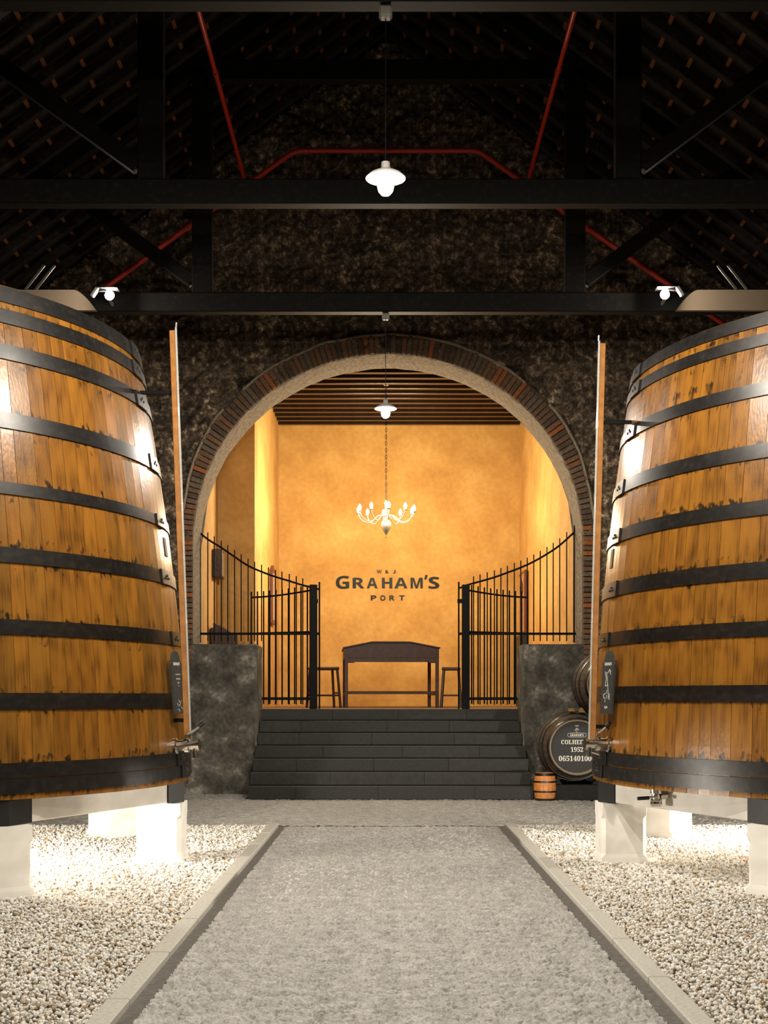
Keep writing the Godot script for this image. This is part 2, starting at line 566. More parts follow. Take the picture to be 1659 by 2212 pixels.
func arch_wall() -> void:
	var SM := FastNoiseLite.TYPE_SIMPLEX_SMOOTH
	var n1 := noise(SM, 1.1, 101, 5)
	var n2 := noise(SM, 5.5, 102, 4)
	var nx := 250
	var ny := 262
	var s := 0.04
	var pts := PackedVector3Array()
	pts.resize((nx + 1) * (ny + 1))
	var keep := PackedByteArray()
	keep.resize(nx * ny)
	for j in ny + 1:
		for i in nx + 1:
			var x := -5.0 + i * s
			var y := j * s
			var z := 0.08 * n1.get_noise_2d(x, y * 1.4) + 0.085 * n2.get_noise_2d(x, y * 1.6)
			# two old putlog holes above the arch haunches
			if (absf(x + 1.93) < 0.15 and absf(y - 5.68) < 0.065) or (absf(x - 1.77) < 0.11 and absf(y - 5.80) < 0.09):
				z -= 0.30
			pts[j * (nx + 1) + i] = Vector3(x, y, -WD + z)
	for j in ny:
		for i in nx:
			var x := -5.0 + (i + 0.5) * s
			var y := (j + 0.5) * s
			var ok := not in_opening(x, y, 0.07) and y < 10.42 - 0.73 * absf(x)
			keep[j * nx + i] = 1 if ok else 0
	var w := struct("wall_back", sheet(nx, ny, pts, Vector3.BACK, keep), M.rock)
	# body of the wall outside the sheet
	var st := st_new()
	for sx in [-1.0, 1.0]:
		prism(st, PackedVector2Array([Vector2(sx * 4.95, -0.03), Vector2(sx * 8.1, -0.03), Vector2(sx * 8.1, 4.5), Vector2(sx * 4.95, 6.8)]), 0.8, Transform3D(Basis.IDENTITY, Vector3(0, 0, -WD - 0.42)))
		# pier beside the opening, behind the rough face
		box(st, Vector3(2.36, 6.6, 0.4), 0.0, Transform3D(Basis.IDENTITY, Vector3(ACX + sx * (ARX + 0.04 + 1.18), 3.27, -WB + 0.2)))
	# back face above the opening
	var cols := 60
	for k in cols:
		var xa := ACX - ARX + 2.0 * ARX * k / cols
		var xb := ACX - ARX + 2.0 * ARX * (k + 1) / cols
		var ya := ACY + ARY * sqrt(maxf(0.0, 1.0 - pow((xa - ACX) / ARX, 2)))
		var yb := ACY + ARY * sqrt(maxf(0.0, 1.0 - pow((xb - ACX) / ARX, 2)))
		quad_out(st, Vector3(xa, ya, -WB), Vector3(xb, yb, -WB), Vector3(xb, 7.05, -WB), Vector3(xa, 7.05, -WB), Vector3.FORWARD)
	struct("wall_core", done(st), M.plaster, w)
	# rendered soffit and jambs
	st = st_new()
	var prev := []
	var na := 72
	var soff := noise(SM, 3.0, 111, 4)
	for k in na + 3:
		var p: Vector2
		var nn: Vector2
		if k == 0: p = Vector2(ACX + ARX, 1.9)
		elif k == na + 2: p = Vector2(ACX - ARX, 1.9)
		else: p = ellipse(PI * (k - 1) / na)
		if k == 0: nn = Vector2.LEFT
		elif k == na + 2: nn = Vector2.RIGHT
		else: nn = -Vector2(cos(PI * (k - 1) / na) / ARX, sin(PI * (k - 1) / na) / ARY).normalized()
		var row := []
		for q in 9:
			var z := lerpf(-WD - 0.005, -WB, q / 8.0)
			var g := 0.016 * soff.get_noise_2d(k * 0.11, z) if q > 0 else 0.0
			row.append(Vector3(p.x + nn.x * g, p.y + nn.y * g, z))
		if k > 0:
			st.set_smooth_group(1)
			for q in 8:
				quad_out(st, prev[q], row[q], row[q + 1], prev[q + 1], Vector3(nn.x, nn.y, 0))
		prev = row
	struct("arch_soffit", done(st), M.soffit, w)
	# mortar bed behind the bricks
	st = st_new()
	for k in na:
		var a := PI * k / na
		var b := PI * (k + 1) / na
		var i0 := ellipse(a, 0.0); var i1 := ellipse(b, 0.0)
		var o0 := ellipse(a, ring_t(a) + 0.03); var o1 := ellipse(b, ring_t(b) + 0.03)
		var z := -WD + 0.012
		quad_out(st, Vector3(i0.x, i0.y, z), Vector3(i1.x, i1.y, z), Vector3(o1.x, o1.y, z), Vector3(o0.x, o0.y, z), Vector3.BACK)
		quad_out(st, Vector3(i0.x, i0.y, z), Vector3(i1.x, i1.y, z), Vector3(i1.x, i1.y, z - 0.1), Vector3(i0.x, i0.y, z - 0.1), Vector3(ACX - i0.x, ACY - i0.y, 0))
	for sx in [-1.0, 1.0]:
		var xi: float = ACX + sx * ARX
		box(st, Vector3(0.175, ACY - 1.7, 0.1), 0.0, Transform3D(Basis.IDENTITY, Vector3(xi + sx * 0.0875, (ACY + 1.7) * 0.5, -WD - 0.038)))
	struct("mortar_bed", done(st), M.mortar, w)
	# voussoir bricks, one by one
	var unit := box_mesh(Vector3.ONE, 0.06)
	var total := 0.0
	var tabl := [0.0]
	for k in 400:
		total += ellipse(PI * k / 400.0).distance_to(ellipse(PI * (k + 1) / 400.0))
		tabl.append(total)
	var nb := int(total / 0.072)
	var kk := 0
	for b in nb:
		var want := total * (b + 0.5) / nb
		while tabl[kk + 1] < want: kk += 1
		var a = PI * (kk + (want - tabl[kk]) / (tabl[kk + 1] - tabl[kk])) / 400.0
		brick(w, unit, a, ring_t(a), b)
	# brick quoins of the jambs
	for sx in [-1.0, 1.0]:
		var y: float = CHEEK - 0.30
		var b := 0
		while y < ACY - 0.01:
			var wd := 0.135 if b % 2 == 0 else 0.155
			var hgt := 0.060
			var c := Vector3(ACX + sx * (ARX + 0.004 + wd * 0.5), y + hgt * 0.5, -WD - 0.02 + rng.randf_range(0.0, 0.022))
			var xf := Transform3D(Basis.from_scale(Vector3(wd, hgt, 0.12)), c)
			part("brick", unit, M["brick%d" % pick_brick()], w, xf)
			y += 0.072
			b += 1
	# lime fillet along the back of the ring
	var fil := noise(SM, 1.7, 113, 3)
	for seg in [[0.03, 0.72], [0.87, 2.32], [2.45, 3.11]]:
		var line := []
		var c := int((seg[1] - seg[0]) * 22.0)
		for k in c + 1:
			var a: float = lerpf(seg[0], seg[1], float(k) / c)
			var p := ellipse(a, ring_t(a) + 0.018 + 0.02 * fil.get_noise_2d(a * 3.0, 0.0))
			line.append(Vector3(p.x, p.y, -WD + 0.03))
		part("lime_fillet", tube_mesh(line, 0.024, 6), M.lime, w)
	# the low walls left and right of the stairs
	for sx in [-1.0, 1.0]:
		var x0 := -1.785 if sx < 0 else 1.888
		var x1: float = ACX + sx * (ARX + 0.10)
		var st2 := st_new()
		box(st2, Vector3(absf(x1 - x0), CHEEK, WB - WD + 0.03), 0.02, Transform3D(Basis.IDENTITY, Vector3((x0 + x1) * 0.5, CHEEK * 0.5 - 0.01, -(WD + WB) * 0.5 + 0.025)))
		if sx < 0:
			# rendered skirt running on behind the vat
			box(st2, Vector3(1.2, CHEEK - 0.02, 0.2), 0.02, Transform3D(Basis.IDENTITY, Vector3(x1 - 0.55, CHEEK * 0.5 - 0.02, -WD + 0.03 - 0.09)))
			# rubble footing
			prism(st2, PackedVector2Array([Vector2(-2.9, 0), Vector2(-1.83, 0), Vector2(-1.84, 0.42), Vector2(-2.0, 0.30), Vector2(-2.25, 0.2), Vector2(-2.9, 0.12)]), 0.10, Transform3D(Basis.IDENTITY, Vector3(0, -0.01, -WD + 0.07)))
		struct("trim_low_wall", done(st2), M.concrete)

func pick_brick() -> int:
	var r := rng.randf()
	return 0 if r < 0.32 else 2 if r < 0.55 else 4 if r < 0.72 else 3 if r < 0.92 else 1

func brick(w: Node, unit: Mesh, a: float, t: float, _b: int) -> void:
	var tt := t + rng.randf_range(-0.012, 0.012)
	var p := ellipse(a, 0.004 + tt * 0.5)
	var n := Vector2(cos(a) / ARX, sin(a) / ARY).normalized()
	var X := Vector3(n.x, n.y, 0)
	var Y := Vector3(-n.y, n.x, 0)
	var wd := 0.061 + rng.randf_range(-0.004, 0.004)
	var z := -WD - 0.02 + rng.randf_range(0.0, 0.02)
	part("brick", unit, M["brick%d" % pick_brick()], w, Transform3D(Basis(X * tt, Y * wd, Vector3(0, 0, 0.12)), Vector3(p.x, p.y, z)))

# ------------------------------------------------------------------ alcove behind the arch
const RB := 25.7
const RTOP := 6.59
func alcove() -> void:
	var lx := -2.085
	var lx2 := -2.67
	struct("floor", span_mesh(Vector3(-3.4, STAGE - 0.25, -18.92), Vector3(3.6, STAGE - 0.004, -RB - 0.2)), M.tile)
	struct("wall_alcove_back", span_mesh(Vector3(-3.4, STAGE - 0.004, -RB), Vector3(3.6, RTOP + 0.5, -RB - 0.25)), M.ochre)
	# left: shallow return, then the wall runs back
	var poly := PackedVector2Array([Vector2(lx2, WB), Vector2(lx2, 21.0), Vector2(lx, 21.0), Vector2(lx, RB), Vector2(-3.3, RB), Vector2(-3.3, WB)])
	struct("wall_alcove_left", plan_mesh(poly, STAGE - 0.004, RTOP + 0.5), M.ochre)
	poly = PackedVector2Array([Vector2(2.83, WB), Vector2(2.70, 21.5), Vector2(2.59, RB), Vector2(3.5, RB), Vector2(3.5, WB)])
	struct("wall_alcove_right", plan_mesh(poly, STAGE - 0.004, RTOP + 0.5), M.ochre)
	var c := struct("ceiling_alcove", span_mesh(Vector3(-3.4, RTOP + 0.20, -WB), Vector3(3.6, RTOP + 0.5, -RB - 0.2)), M.joist)
	var k := 0
	var d := RB - 0.09
	while d > WB + 0.1:
		part("joist", span_mesh(Vector3(-2.6 if d < 21.0 else -2.08, RTOP, -d - 0.055), Vector3(2.58, RTOP + 0.20, -d + 0.055), 0.004), M.joist, c)
		d -= 0.37
		k += 1

# vertical prism over a plan given as (x, depth)
func plan_mesh(poly: PackedVector2Array, y0: float, y1: float) -> ArrayMesh:
	var p := PackedVector2Array()
	for q in poly:
		p.append(Vector2(q.x, q.y))
	# local xy -> world x, -z ; local z -> world y
	return prism_mesh(p, y1 - y0, Transform3D(Basis(Vector3.RIGHT, Vector3.FORWARD, Vector3.UP), Vector3(0, (y0 + y1) * 0.5, 0)))

# ------------------------------------------------------------------ roof
const PITCH := 0.73
const APEX := 10.5
func roof() -> void:
	var st := st_new()
	for sx in [-1.0, 1.0]:
		var a := Vector3(sx * 8.2, APEX + 0.03 - PITCH * 8.2, 0)
		var b := Vector3(0, APEX + 0.03, 0)
		for z in [[9.2, -18.6]]:
			var up := Vector3(0, 0.08, 0)
			quad_out(st, a + Vector3(0, 0, z[0]), b + Vector3(0, 0, z[0]), b + Vector3(0, 0, z[1]), a + Vector3(0, 0, z[1]), Vector3.DOWN)
			quad_out(st, a + up + Vector3(0, 0, z[0]), b + up + Vector3(0, 0, z[0]), b + up + Vector3(0, 0, z[1]), a + up + Vector3(0, 0, z[1]), Vector3.UP)
	var c := struct("ceiling", done(st), M.deck)
	# common rafters, one mesh per side
	var cosp := 1.0 / sqrt(1.0 + PITCH * PITCH)
	for sx in [-1.0, 1.0]:
		var foot := Vector3(sx * 8.0, APEX - 0.10 - PITCH * 8.0, 0)
		var head := Vector3(sx * 0.02, APEX - 0.10 - PITCH * 0.02, 0)
		var m := bar_mesh(foot, head, 0.10, 0.13 * cosp, 0.012)
		var d := 3.0
		while d < 18.2:
			var skew := rng.randf_range(-0.02, 0.02)
			part("rafter", m, M.rafter, c, Transform3D(Basis.IDENTITY, Vector3(0, rng.randf_range(-0.012, 0.012), -d + skew)))
			d += 0.47
		# tile battens resting on them
		var x := 0.25
		while x < 7.9:
			var y := APEX - 0.012 - PITCH * x
			var bm := box_mesh(Vector3(0.045, 0.03, 15.6), 0.003, Transform3D(Basis(Vector3.BACK, -sx * atan(PITCH)), Vector3.ZERO))
			part("batten", bm, M.batten, c, Transform3D(Basis.IDENTITY, Vector3(sx * x, y, -10.6)))
			x += 0.30
	# trusses
	var names := {15.3: "dark timber roof truss nearest the arch wall, carrying two floodlights", 11.96: "dark timber roof truss second from the arch wall", 8.5: "dark timber roof truss third from the arch wall", 5.1: "dark timber roof truss fourth from the arch wall", 1.7: "dark timber roof truss fifth from the arch wall", -1.7: "dark timber roof truss sixth from the arch wall", -5.1: "dark timber roof truss seventh from the arch wall"}
	for d in names:
		truss(d, names[d])

func truss(d: float, label: String) -> void:
	var t := thing("roof_truss", label, "roof truss", Vector3(0, 0, -d), "roof trusses across the hall")
	var y0 := 5.76
	part("tie_beam", span_mesh(Vector3(-5.9, y0, -0.075), Vector3(5.9, y0 + 0.225, 0.075), 0.012), M.timber, t)
	for sx in [-1.0, 1.0]:
		var xp: float = 0.03 + sx * 2.15
		var ptop: float = APEX - 0.20 - PITCH * 2.15 - 0.16
		part("queen_post", span_mesh(Vector3(xp - 0.115, y0 + 0.225, -0.07), Vector3(xp + 0.115, ptop, 0.07), 0.01), M.timber, t)
		# strut from the foot of the post up to the rafter
		var foot := Vector3(xp + sx * 0.11, y0 + 0.36, 0)
		var x2 := 3.85
		part("strut", bar_mesh(foot, Vector3(sx * x2, APEX - 0.40 - PITCH * x2, 0), 0.11, 0.15, 0.01), M.timber, t)
		# principal rafter
		part("principal_rafter", bar_mesh(Vector3(sx * 5.9, APEX - 0.30 - PITCH * 5.9, 0), Vector3(sx * 0.05, APEX - 0.30 - PITCH * 0.05, 0), 0.14, 0.19, 0.012), M.timber, t)
		if d < 15.0: continue
		# clasping timber with a rounded end on the face of the tie
		var poly := PackedVector2Array()
		poly.append(Vector2(0, 0)); poly.append(Vector2(1.65, 0)); poly.append(Vector2(1.65, 0.235)); poly.append(Vector2(0.25, 0.235))
		for k in 5:
			var q := (k + 1) / 6.0
			poly.append(Vector2(0.25 * (1.0 - q), 0.235 * (1.0 - pow(q, 1.5))))
		var xf := Transform3D(Basis(Vector3(sx, 0, 0), Vector3.UP, Vector3(0, 0, sx)), Vector3(sx * 3.32, y0 - 0.003, 0.105))
		part("clasping_timber", prism_mesh(poly, 0.055, xf), M.rim, t)
		# iron straps tying rafter foot to beam
		for o in [0.0, 0.12]:
			var xs: float = 4.02 + o
			part("iron_strap", bar_mesh(Vector3(sx * xs, y0 + 0.24, 0.11), Vector3(sx * (xs - 0.22), y0 + 0.24 + 0.28, 0.11), 0.012, 0.03, 0.002), M.pewter, t)
	var ys := 8.43
	part("straining_beam", span_mesh(Vector3(-2.01, ys, -0.065), Vector3(2.07, ys + 0.24, 0.065), 0.01), M.timber, t)

# ------------------------------------------------------------------ ground
const PXL := -1.203
const PXR := 1.317
func ground() -> void:
	var SM := FastNoiseLite.TYPE_SIMPLEX_SMOOTH
	# path: rough exposed surface as real relief
	var cell := noise(FastNoiseLite.TYPE_CELLULAR, 19.0, 201, 1)
	cell.cellular_return_type = FastNoiseLite.RETURN_DISTANCE2_SUB
	cell.cellular_jitter = 1.0
	var fine := noise(SM, 30.0, 202, 3)
	var wide := noise(SM, 1.2, 203, 2)
	var f := struct("floor", rough_strip(PXL + 0.17, PXR - 0.17, 4.4, 8.0, 0.0085, cell, fine, wide), M.path)
	struct("path_far", rough_strip(PXL + 0.17, PXR - 0.17, 8.0, 13.6, 0.014, cell, fine, wide), M.path, f)
	struct("path_near", span_mesh(Vector3(PXL + 0.17, -0.06, 9.0), Vector3(PXR - 0.17, 0.0, -4.4)), M.path, f)
	# cross path before the stairs
	struct("cross_path", rough_strip(-4.6, 4.6, 13.68, 18.35, 0.03, cell, fine, wide), M.path, f)
	for sx in [-1.0, 1.0]:
		struct("cross_path_end", span_mesh(Vector3(sx * 4.6, -0.06, -13.68), Vector3(sx * 8.0, 0.0, -18.35)), M.path, f)
	struct("joint_strip", span_mesh(Vector3(-8, -0.05, -13.6), Vector3(8, -0.006, -13.68)), M.channel, f)
	# kerbs: stones laid end to end, and the smooth channel beside them
	var n := 1
	for e in [[PXL, 1.0], [PXR, -1.0]]:
		var root := struct("trim_%d" % n, span_mesh(Vector3(e[0] + e[1] * 0.102, -0.06, 9.0), Vector3(e[0] + e[1] * 0.172, -0.004, -13.6)), M.channel)
		var d := 4.3 + 0.4 * n
		while d < 13.5:
			var l := minf(rng.randf_range(0.92, 1.05), 13.58 - d)
			part("kerb_stone", span_mesh(Vector3(e[0], -0.08, -d - 0.004), Vector3(e[0] + e[1] * 0.10, 0.032 + rng.randf_range(-0.002, 0.002), -d - l + 0.004), 0.006), M.kerb, root)
			d += l
		n += 1

func rough_strip(x0: float, x1: float, d0: float, d1: float, s: float, cell: FastNoiseLite, fine: FastNoiseLite, wide: FastNoiseLite) -> ArrayMesh:
	var nx := int((x1 - x0) / s)
	var ny := int((d1 - d0) / s)
	var pts := PackedVector3Array()
	pts.resize((nx + 1) * (ny + 1))
	for j in ny + 1:
		for i in nx + 1:
			var x := lerpf(x0, x1, float(i) / nx)
			var d := lerpf(d0, d1, float(j) / ny)
			var mask := smoothstep(-0.3, 0.3, fine.get_noise_2d(x * 0.30, d * 0.30))
			var crack := 1.0 - smoothstep(-1.0, -0.62, cell.get_noise_2d(x, d))
			var y := -0.003 - 0.024 * crack * mask + 0.011 * fine.get_noise_2d(x, d) + 0.004 * wide.get_noise_2d(x, d)
			pts[j * (nx + 1) + i] = Vector3(x, y, -d)
	return sheet(nx, ny, pts, Vector3.UP)

func stairs() -> void:
	var t := thing("stone_stairs", "dark stone stairs of seven steps rising to the arch", "stairs", Vector3(0.058, 0, -17.15))
	for i in 7:
		var y := STAGE / 7.0
		var wl := -1.849 if i < 4 else -1.836
		var wr := 1.849 if i < 4 else 1.824
		var cuts := [wl]
		var c := -1.849 + rng.randf_range(0.5, 1.1)
		while c < 1.5:
			cuts.append(c)
			c += rng.randf_range(0.85, 1.3)
		cuts.append(wr)
		for k in cuts.size() - 1:
			var back := 2.05 if i != 3 else 1.10
			var m := span_mesh(Vector3(cuts[k] + 0.0006, i * y + (0.003 if i > 0 else 0.0), -i * 0.29), Vector3(cuts[k + 1] - 0.0006, (i + 1) * y - 0.002, -minf(back, (i + 1) * 0.29 + 0.05)), 0.004)
			part("step_stone", m, M.step if rng.randf() < 0.6 else M.step2, t)
	part("step_stone", span_mesh(Vector3(-1.836, STAGE / 7.0 * 3.0, -1.101), Vector3(1.824, STAGE / 7.0 * 4.0 - 0.002, -1.21), 0.001), M.step, t)
	part("core", span_mesh(Vector3(-1.80, 0.0, -0.2), Vector3(1.80, STAGE / 7.0 * 0.9, -2.0)), M.step, t)

# ------------------------------------------------------------------ the two great vats
const VATS := [
	{"x": -4.501, "d": 10.7, "r": [2.89, -0.182, -0.259], "h": [4.148, 4.032, 3.982, 3.88, 3.729, 3.622, 3.248, 3.137, 2.766, 2.683, 2.324, 2.22, 1.841, 1.741, 1.355, 1.246, 0.895, 0.692]},
	{"x": 4.514, "d": 10.7, "r": [2.807, -0.086, -0.283], "h": [3.97, 3.878, 3.821, 3.735, 3.473, 3.379, 3.044, 2.942, 2.651, 2.55, 2.233, 2.121, 1.834, 1.734, 1.408, 1.295, 0.898, 0.692]},
]
const FOOT := 0.655

func vat_r(v: Dictionary, h: float) -> float:
	var t := (h - 0.65) / 3.6
	return v.r[0] + v.r[1] * t + v.r[2] * t * t

func vat_slope(v: Dictionary, h: float) -> float:
	return (vat_r(v, h + 0.01) - vat_r(v, h - 0.01)) / 0.02

# height -> texture row, hoop edges of both vats brought to the same rows
func vat_v(v: Dictionary, h: float) -> float:
	var own: Array = v.h
	var ref: Array = VATS[0].h
	var top: float = own[0]
	if h >= top: return 1.0
	for i in own.size() - 1:
		if h <= own[i] and h >= own[i + 1]:
			var q: float = (h - own[i + 1]) / (own[i] - own[i + 1])
			return (lerpf(ref[i + 1], ref[i], q) - FOOT) / (ref[0] - FOOT)
	return (h - FOOT) / (ref[0] - FOOT)

func vat_stains() -> Array:
	var out := []
	for h in VATS[0].h:
		out.append((h - FOOT) / (VATS[0].h[0] - FOOT))
	return out

# angle and height on a vat where a line of sight meets it
func vat_hit(v: Dictionary, px: float, py: float) -> Array:
	var h := 1.5
	var s := (px - 834.0) / F
	var dd: float = v.d
	for it in 30:
		var R := vat_r(v, h)
		var A := 1.0 + s * s
		var Bq: float = -2.0 * (s * v.x + v.d)
		var C: float = v.x * v.x + v.d * v.d - R * R
		var D := maxf(0.0, Bq * Bq - 4.0 * A * C)
		dd = (-Bq - sqrt(D)) / (2.0 * A)
		h = EYE + (1505.0 - py) * dd / F
	return [atan2(-(dd - v.d), s * dd - v.x), h]

# frame on the vat's side: x to the right seen from outside, y up along the stave, z outwards
func vat_frame(v: Dictionary, phi: float, h: float, off: float) -> Transform3D:
	var out := Vector3(cos(phi), 0, sin(phi))
	var sl := vat_slope(v, h)
	var Y := (out * sl + Vector3.UP).normalized()
	var Z := (out - Vector3.UP * sl).normalized()
	var X := Y.cross(Z).normalized()
	return Transform3D(Basis(X, Y, Z), out * vat_r(v, h) + Vector3.UP * h + Z * off)

func stave_mesh(v: Dictionary, variant: int, ang: float) -> ArrayMesh:
	var st := SurfaceTool.new()
	st.begin(Mesh.PRIMITIVE_TRIANGLES)
	st.set_smooth_group(-1)
	var r2 := RandomNumberGenerator.new()
	r2.seed = 900 + variant
	var tone := r2.randf_range(0.74, 1.10)
	var warm := r2.randf_range(-0.06, 0.06)
	st.set_color(Color(tone * (1.0 + warm), tone, tone * (1.0 - warm * 1.5)))
	var u0 := r2.randf()
	var half := tan(ang * 0.5)
	var top: float = v.h[0] + 0.006
	var segs := 10
	var rows := []
	for i in segs + 1:
		var h := lerpf(FOOT, top, float(i) / segs)
		var R := vat_r(v, h) + r2.randf_range(-0.001, 0.001)
		var w := R * half
		var b := 0.0018
		rows.append([Vector3(R - 0.005, h, -w * 0.994), Vector3(R, h, -w + b), Vector3(R, h, w - b), Vector3(R - 0.005, h, w * 0.994), vat_v(v, h)])
	for i in segs:
		for k in 3:
			var a: Vector3 = rows[i][k]
			var b: Vector3 = rows[i][k + 1]
			var c: Vector3 = rows[i + 1][k + 1]
			var d: Vector3 = rows[i + 1][k]
			var ua := u0 + (a.z + 0.06) / 1.5
			var ub := u0 + (b.z + 0.06) / 1.5
			var va: float = rows[i][4]
			var vb: float = rows[i + 1][4]
			var seq := [[a, ua, va], [b, ub, va], [c, ub, vb], [a, ua, va], [c, ub, vb], [d, ua, vb]]
			if (c - a).cross(b - a).dot(Vector3.RIGHT) < 0.0:
				seq = [[a, ua, va], [c, ub, vb], [b, ub, va], [a, ua, va], [d, ua, vb], [c, ub, vb]]
			for q in seq:
				st.set_uv(Vector2(q[1], q[2]))
				st.add_vertex(q[0])
	# inner face closes the stave
	for i in segs:
		var a: Vector3 = rows[i][0] - Vector3(0.04, 0, 0)
		var b: Vector3 = rows[i][3] - Vector3(0.04, 0, 0)
		var c: Vector3 = rows[i + 1][3] - Vector3(0.04, 0, 0)
		var d: Vector3 = rows[i + 1][0] - Vector3(0.04, 0, 0)
		st.set_uv(Vector2(u0, 0.5))
		quad_out(st, a, b, c, d, Vector3.LEFT)
	st.generate_normals()
	st.generate_tangents()
	return st.commit()

func arc_band(st: SurfaceTool, v: Dictionary, h0: float, h1: float, t0: float, t1: float, a0: float, a1: float, n: int) -> void:
	var p := [Vector2(vat_r(v, h0) + t0, h0), Vector2(vat_r(v, h0) + t1, h0), Vector2(vat_r(v, h1) + t1, h1), Vector2(vat_r(v, h1) + t0, h1)]
	lathe(st, p, n, Transform3D.IDENTITY, false, a0, a1)

func vats() -> void:
	var names := ["large oak vat with black iron hoops, across the path from the stacked barrels", "large oak vat with black iron hoops, beside the stacked barrels"]
	var beside := ["the vat opposite the barrels", "the vat beside the barrels"]
	for i in 2:
		var v: Dictionary = VATS[i]
		var s := 1.0 if i == 0 else -1.0
		var face := 0.0 if i == 0 else PI      # side turned to the path
		var t := thing("oak_vat", names[i], "vat", Vector3(v.x, 0, -v.d), "great oak vats")
		# staves in three widths and several tones
		var wides := [0.8, 1.0, 1.25]
		var unit: float = TAU / (43.0 * 3.05)
		var variants := []
		for k in 24:
			variants.append(stave_mesh(v, k + 24 * i, unit * wides[k % 3]))
		var order := []
		for k in 129: order.append(k % 3)
		for k in range(128, 0, -1):
			var q := rng.randi() % (k + 1)
			var h = order[k]
			order[k] = order[q]
			order[q] = h
		var turn := 0.0
		for k in order:
			var wide: float = unit * wides[k]
			part("stave", variants[k + 3 * (rng.randi() % 8)], M.vat, t, Transform3D(Basis(Vector3.UP, turn + wide * 0.5), Vector3.ZERO))
			turn += wide
		# lid and floor
		part("lid", lathe_mesh([Vector2(0.0, v.h[0] - 0.10), Vector2(vat_r(v, v.h[0]) - 0.03, v.h[0] - 0.10), Vector2(vat_r(v, v.h[0]) - 0.03, v.h[0] - 0.06), Vector2(0.0, v.h[0] - 0.06)], 64), M.oldwood, t)
		part("bottom", lathe_mesh([Vector2(0.0, 0.70), Vector2(vat_r(v, 0.7) - 0.03, 0.70), Vector2(vat_r(v, 0.7) - 0.03, 0.75), Vector2(0.0, 0.75)], 64), M.oldwood, t)
		# hoops, the lowest a pair
		var pairs := []
		for k in 8:
			pairs.append([v.h[2 * k + 1], v.h[2 * k]])
		pairs.append([0.797, v.h[16]])
		pairs.append([0.692, 0.789])
		for k in pairs.size():
			var st := st_new()
			arc_band(st, v, pairs[k][0], pairs[k][1], -0.002, 0.013, 0.0, TAU, 128)
			var hp := part("hoop", done(st), M.hoop, t)
			# riveted lap towards the path
			st = st_new()
			var la := face + s * (0.04 + 0.02 * (k % 3))
			var da := 0.05
			arc_band(st, v, pairs[k][0] - 0.004, pairs[k][1] + 0.004, 0.012, 0.024, la - da, la + da, 6)
			for side in [-1.0, 1.0]:
				var e: float = la + side * da
				var f0 := vat_frame(v, e, (pairs[k][0] + pairs[k][1]) * 0.5, 0.012)
				box(st, Vector3(0.004, pairs[k][1] - pairs[k][0] + 0.008, 0.024), 0.001, f0)
			var mid: float = (pairs[k][0] + pairs[k][1]) * 0.5
			for q in [-1, 0, 1]:
				var fr := vat_frame(v, la + q * 0.014, mid + (0.012 if q == 0 else -0.008), 0.024)
				fr.basis = fr.basis * Basis(Vector3.RIGHT, PI / 2)
				lathe(st, [Vector2(0.011, 0.0), Vector2(0.010, 0.005), Vector2(0.0, 0.009)], 8, fr, true)
			part("riveted_lap", done(st), M.hoop, hp)
		# maker's plate
		var pl: Array = vat_hit(v, 357, 1182) if i == 0 else vat_hit(v, 1322, 1207)
		part("maker_plate", box_mesh(Vector3(0.10, 0.155, 0.004), 0.001, vat_frame(v, pl[0], pl[1], 0.003)), M.plate, t)
		# tap near the foot
		var tp: Array = vat_hit(v, 376, 1612) if i == 0 else vat_hit(v, 1318, 1608)
		tap(t, vat_frame(v, tp[0], tp[1], 0.0), s)
		if i == 1:
			drain_valve(t, Vector3(2.0, 0.585, -9.80) - t.position)
		slate(v, t.position, i)
		gauge(v, i, t)
		stand(v, i, beside[i])

func tap(t: Node3D, fr: Transform3D, s: float) -> void:
	var turn := fr * Transform3D(Basis(Vector3.RIGHT, PI / 2), Vector3.ZERO)   # local y now points outwards
	var st := st_new()
	lathe(st, [Vector2(0.0, 0.0), Vector2(0.062, 0.0), Vector2(0.062, 0.022), Vector2(0.045, 0.03), Vector2(0.045, 0.085), Vector2(0.056, 0.09), Vector2(0.056, 0.12), Vector2(0.034, 0.125), Vector2(0.034, 0.18), Vector2(0.044, 0.182), Vector2(0.044, 0.205), Vector2(0.0, 0.205)], 24, turn)
	var o := fr.origin
	var z := fr.basis.z
	# spout
	tube(st, [o + z * 0.15, o + z * 0.17 + Vector3(0, -0.03, 0), o + z * 0.175 + Vector3(0, -0.10, 0)], 0.022, 12)
	# stem
	tube(st, [o + z * 0.10 + Vector3(0, 0.04, 0), o + z * 0.10 + Vector3(0, 0.085, 0)], 0.016, 10)
	var body := part("tap", done(st), M.chrome, t)
	st = st_new()
	var a := o + z * 0.10 + Vector3(0, 0.085, 0)
	var dir := (fr.basis.x * 0.35 + z * 0.75).normalized() if s > 0 else (fr.basis.x * 0.8 - z * 0.4).normalized()
	tube(st, [a, a + dir * 0.045 + Vector3(0, 0.02, 0), a + dir * 0.11 + Vector3(0, 0.065, 0)], 0.010, 8)
	part("lever", done(st), M.chrome, body)
	part("lever_grip", tube_mesh([a + dir * 0.095 + Vector3(0, 0.055, 0), a + dir * 0.135 + Vector3(0, 0.082, 0)], 0.016, 10), M.black, body)

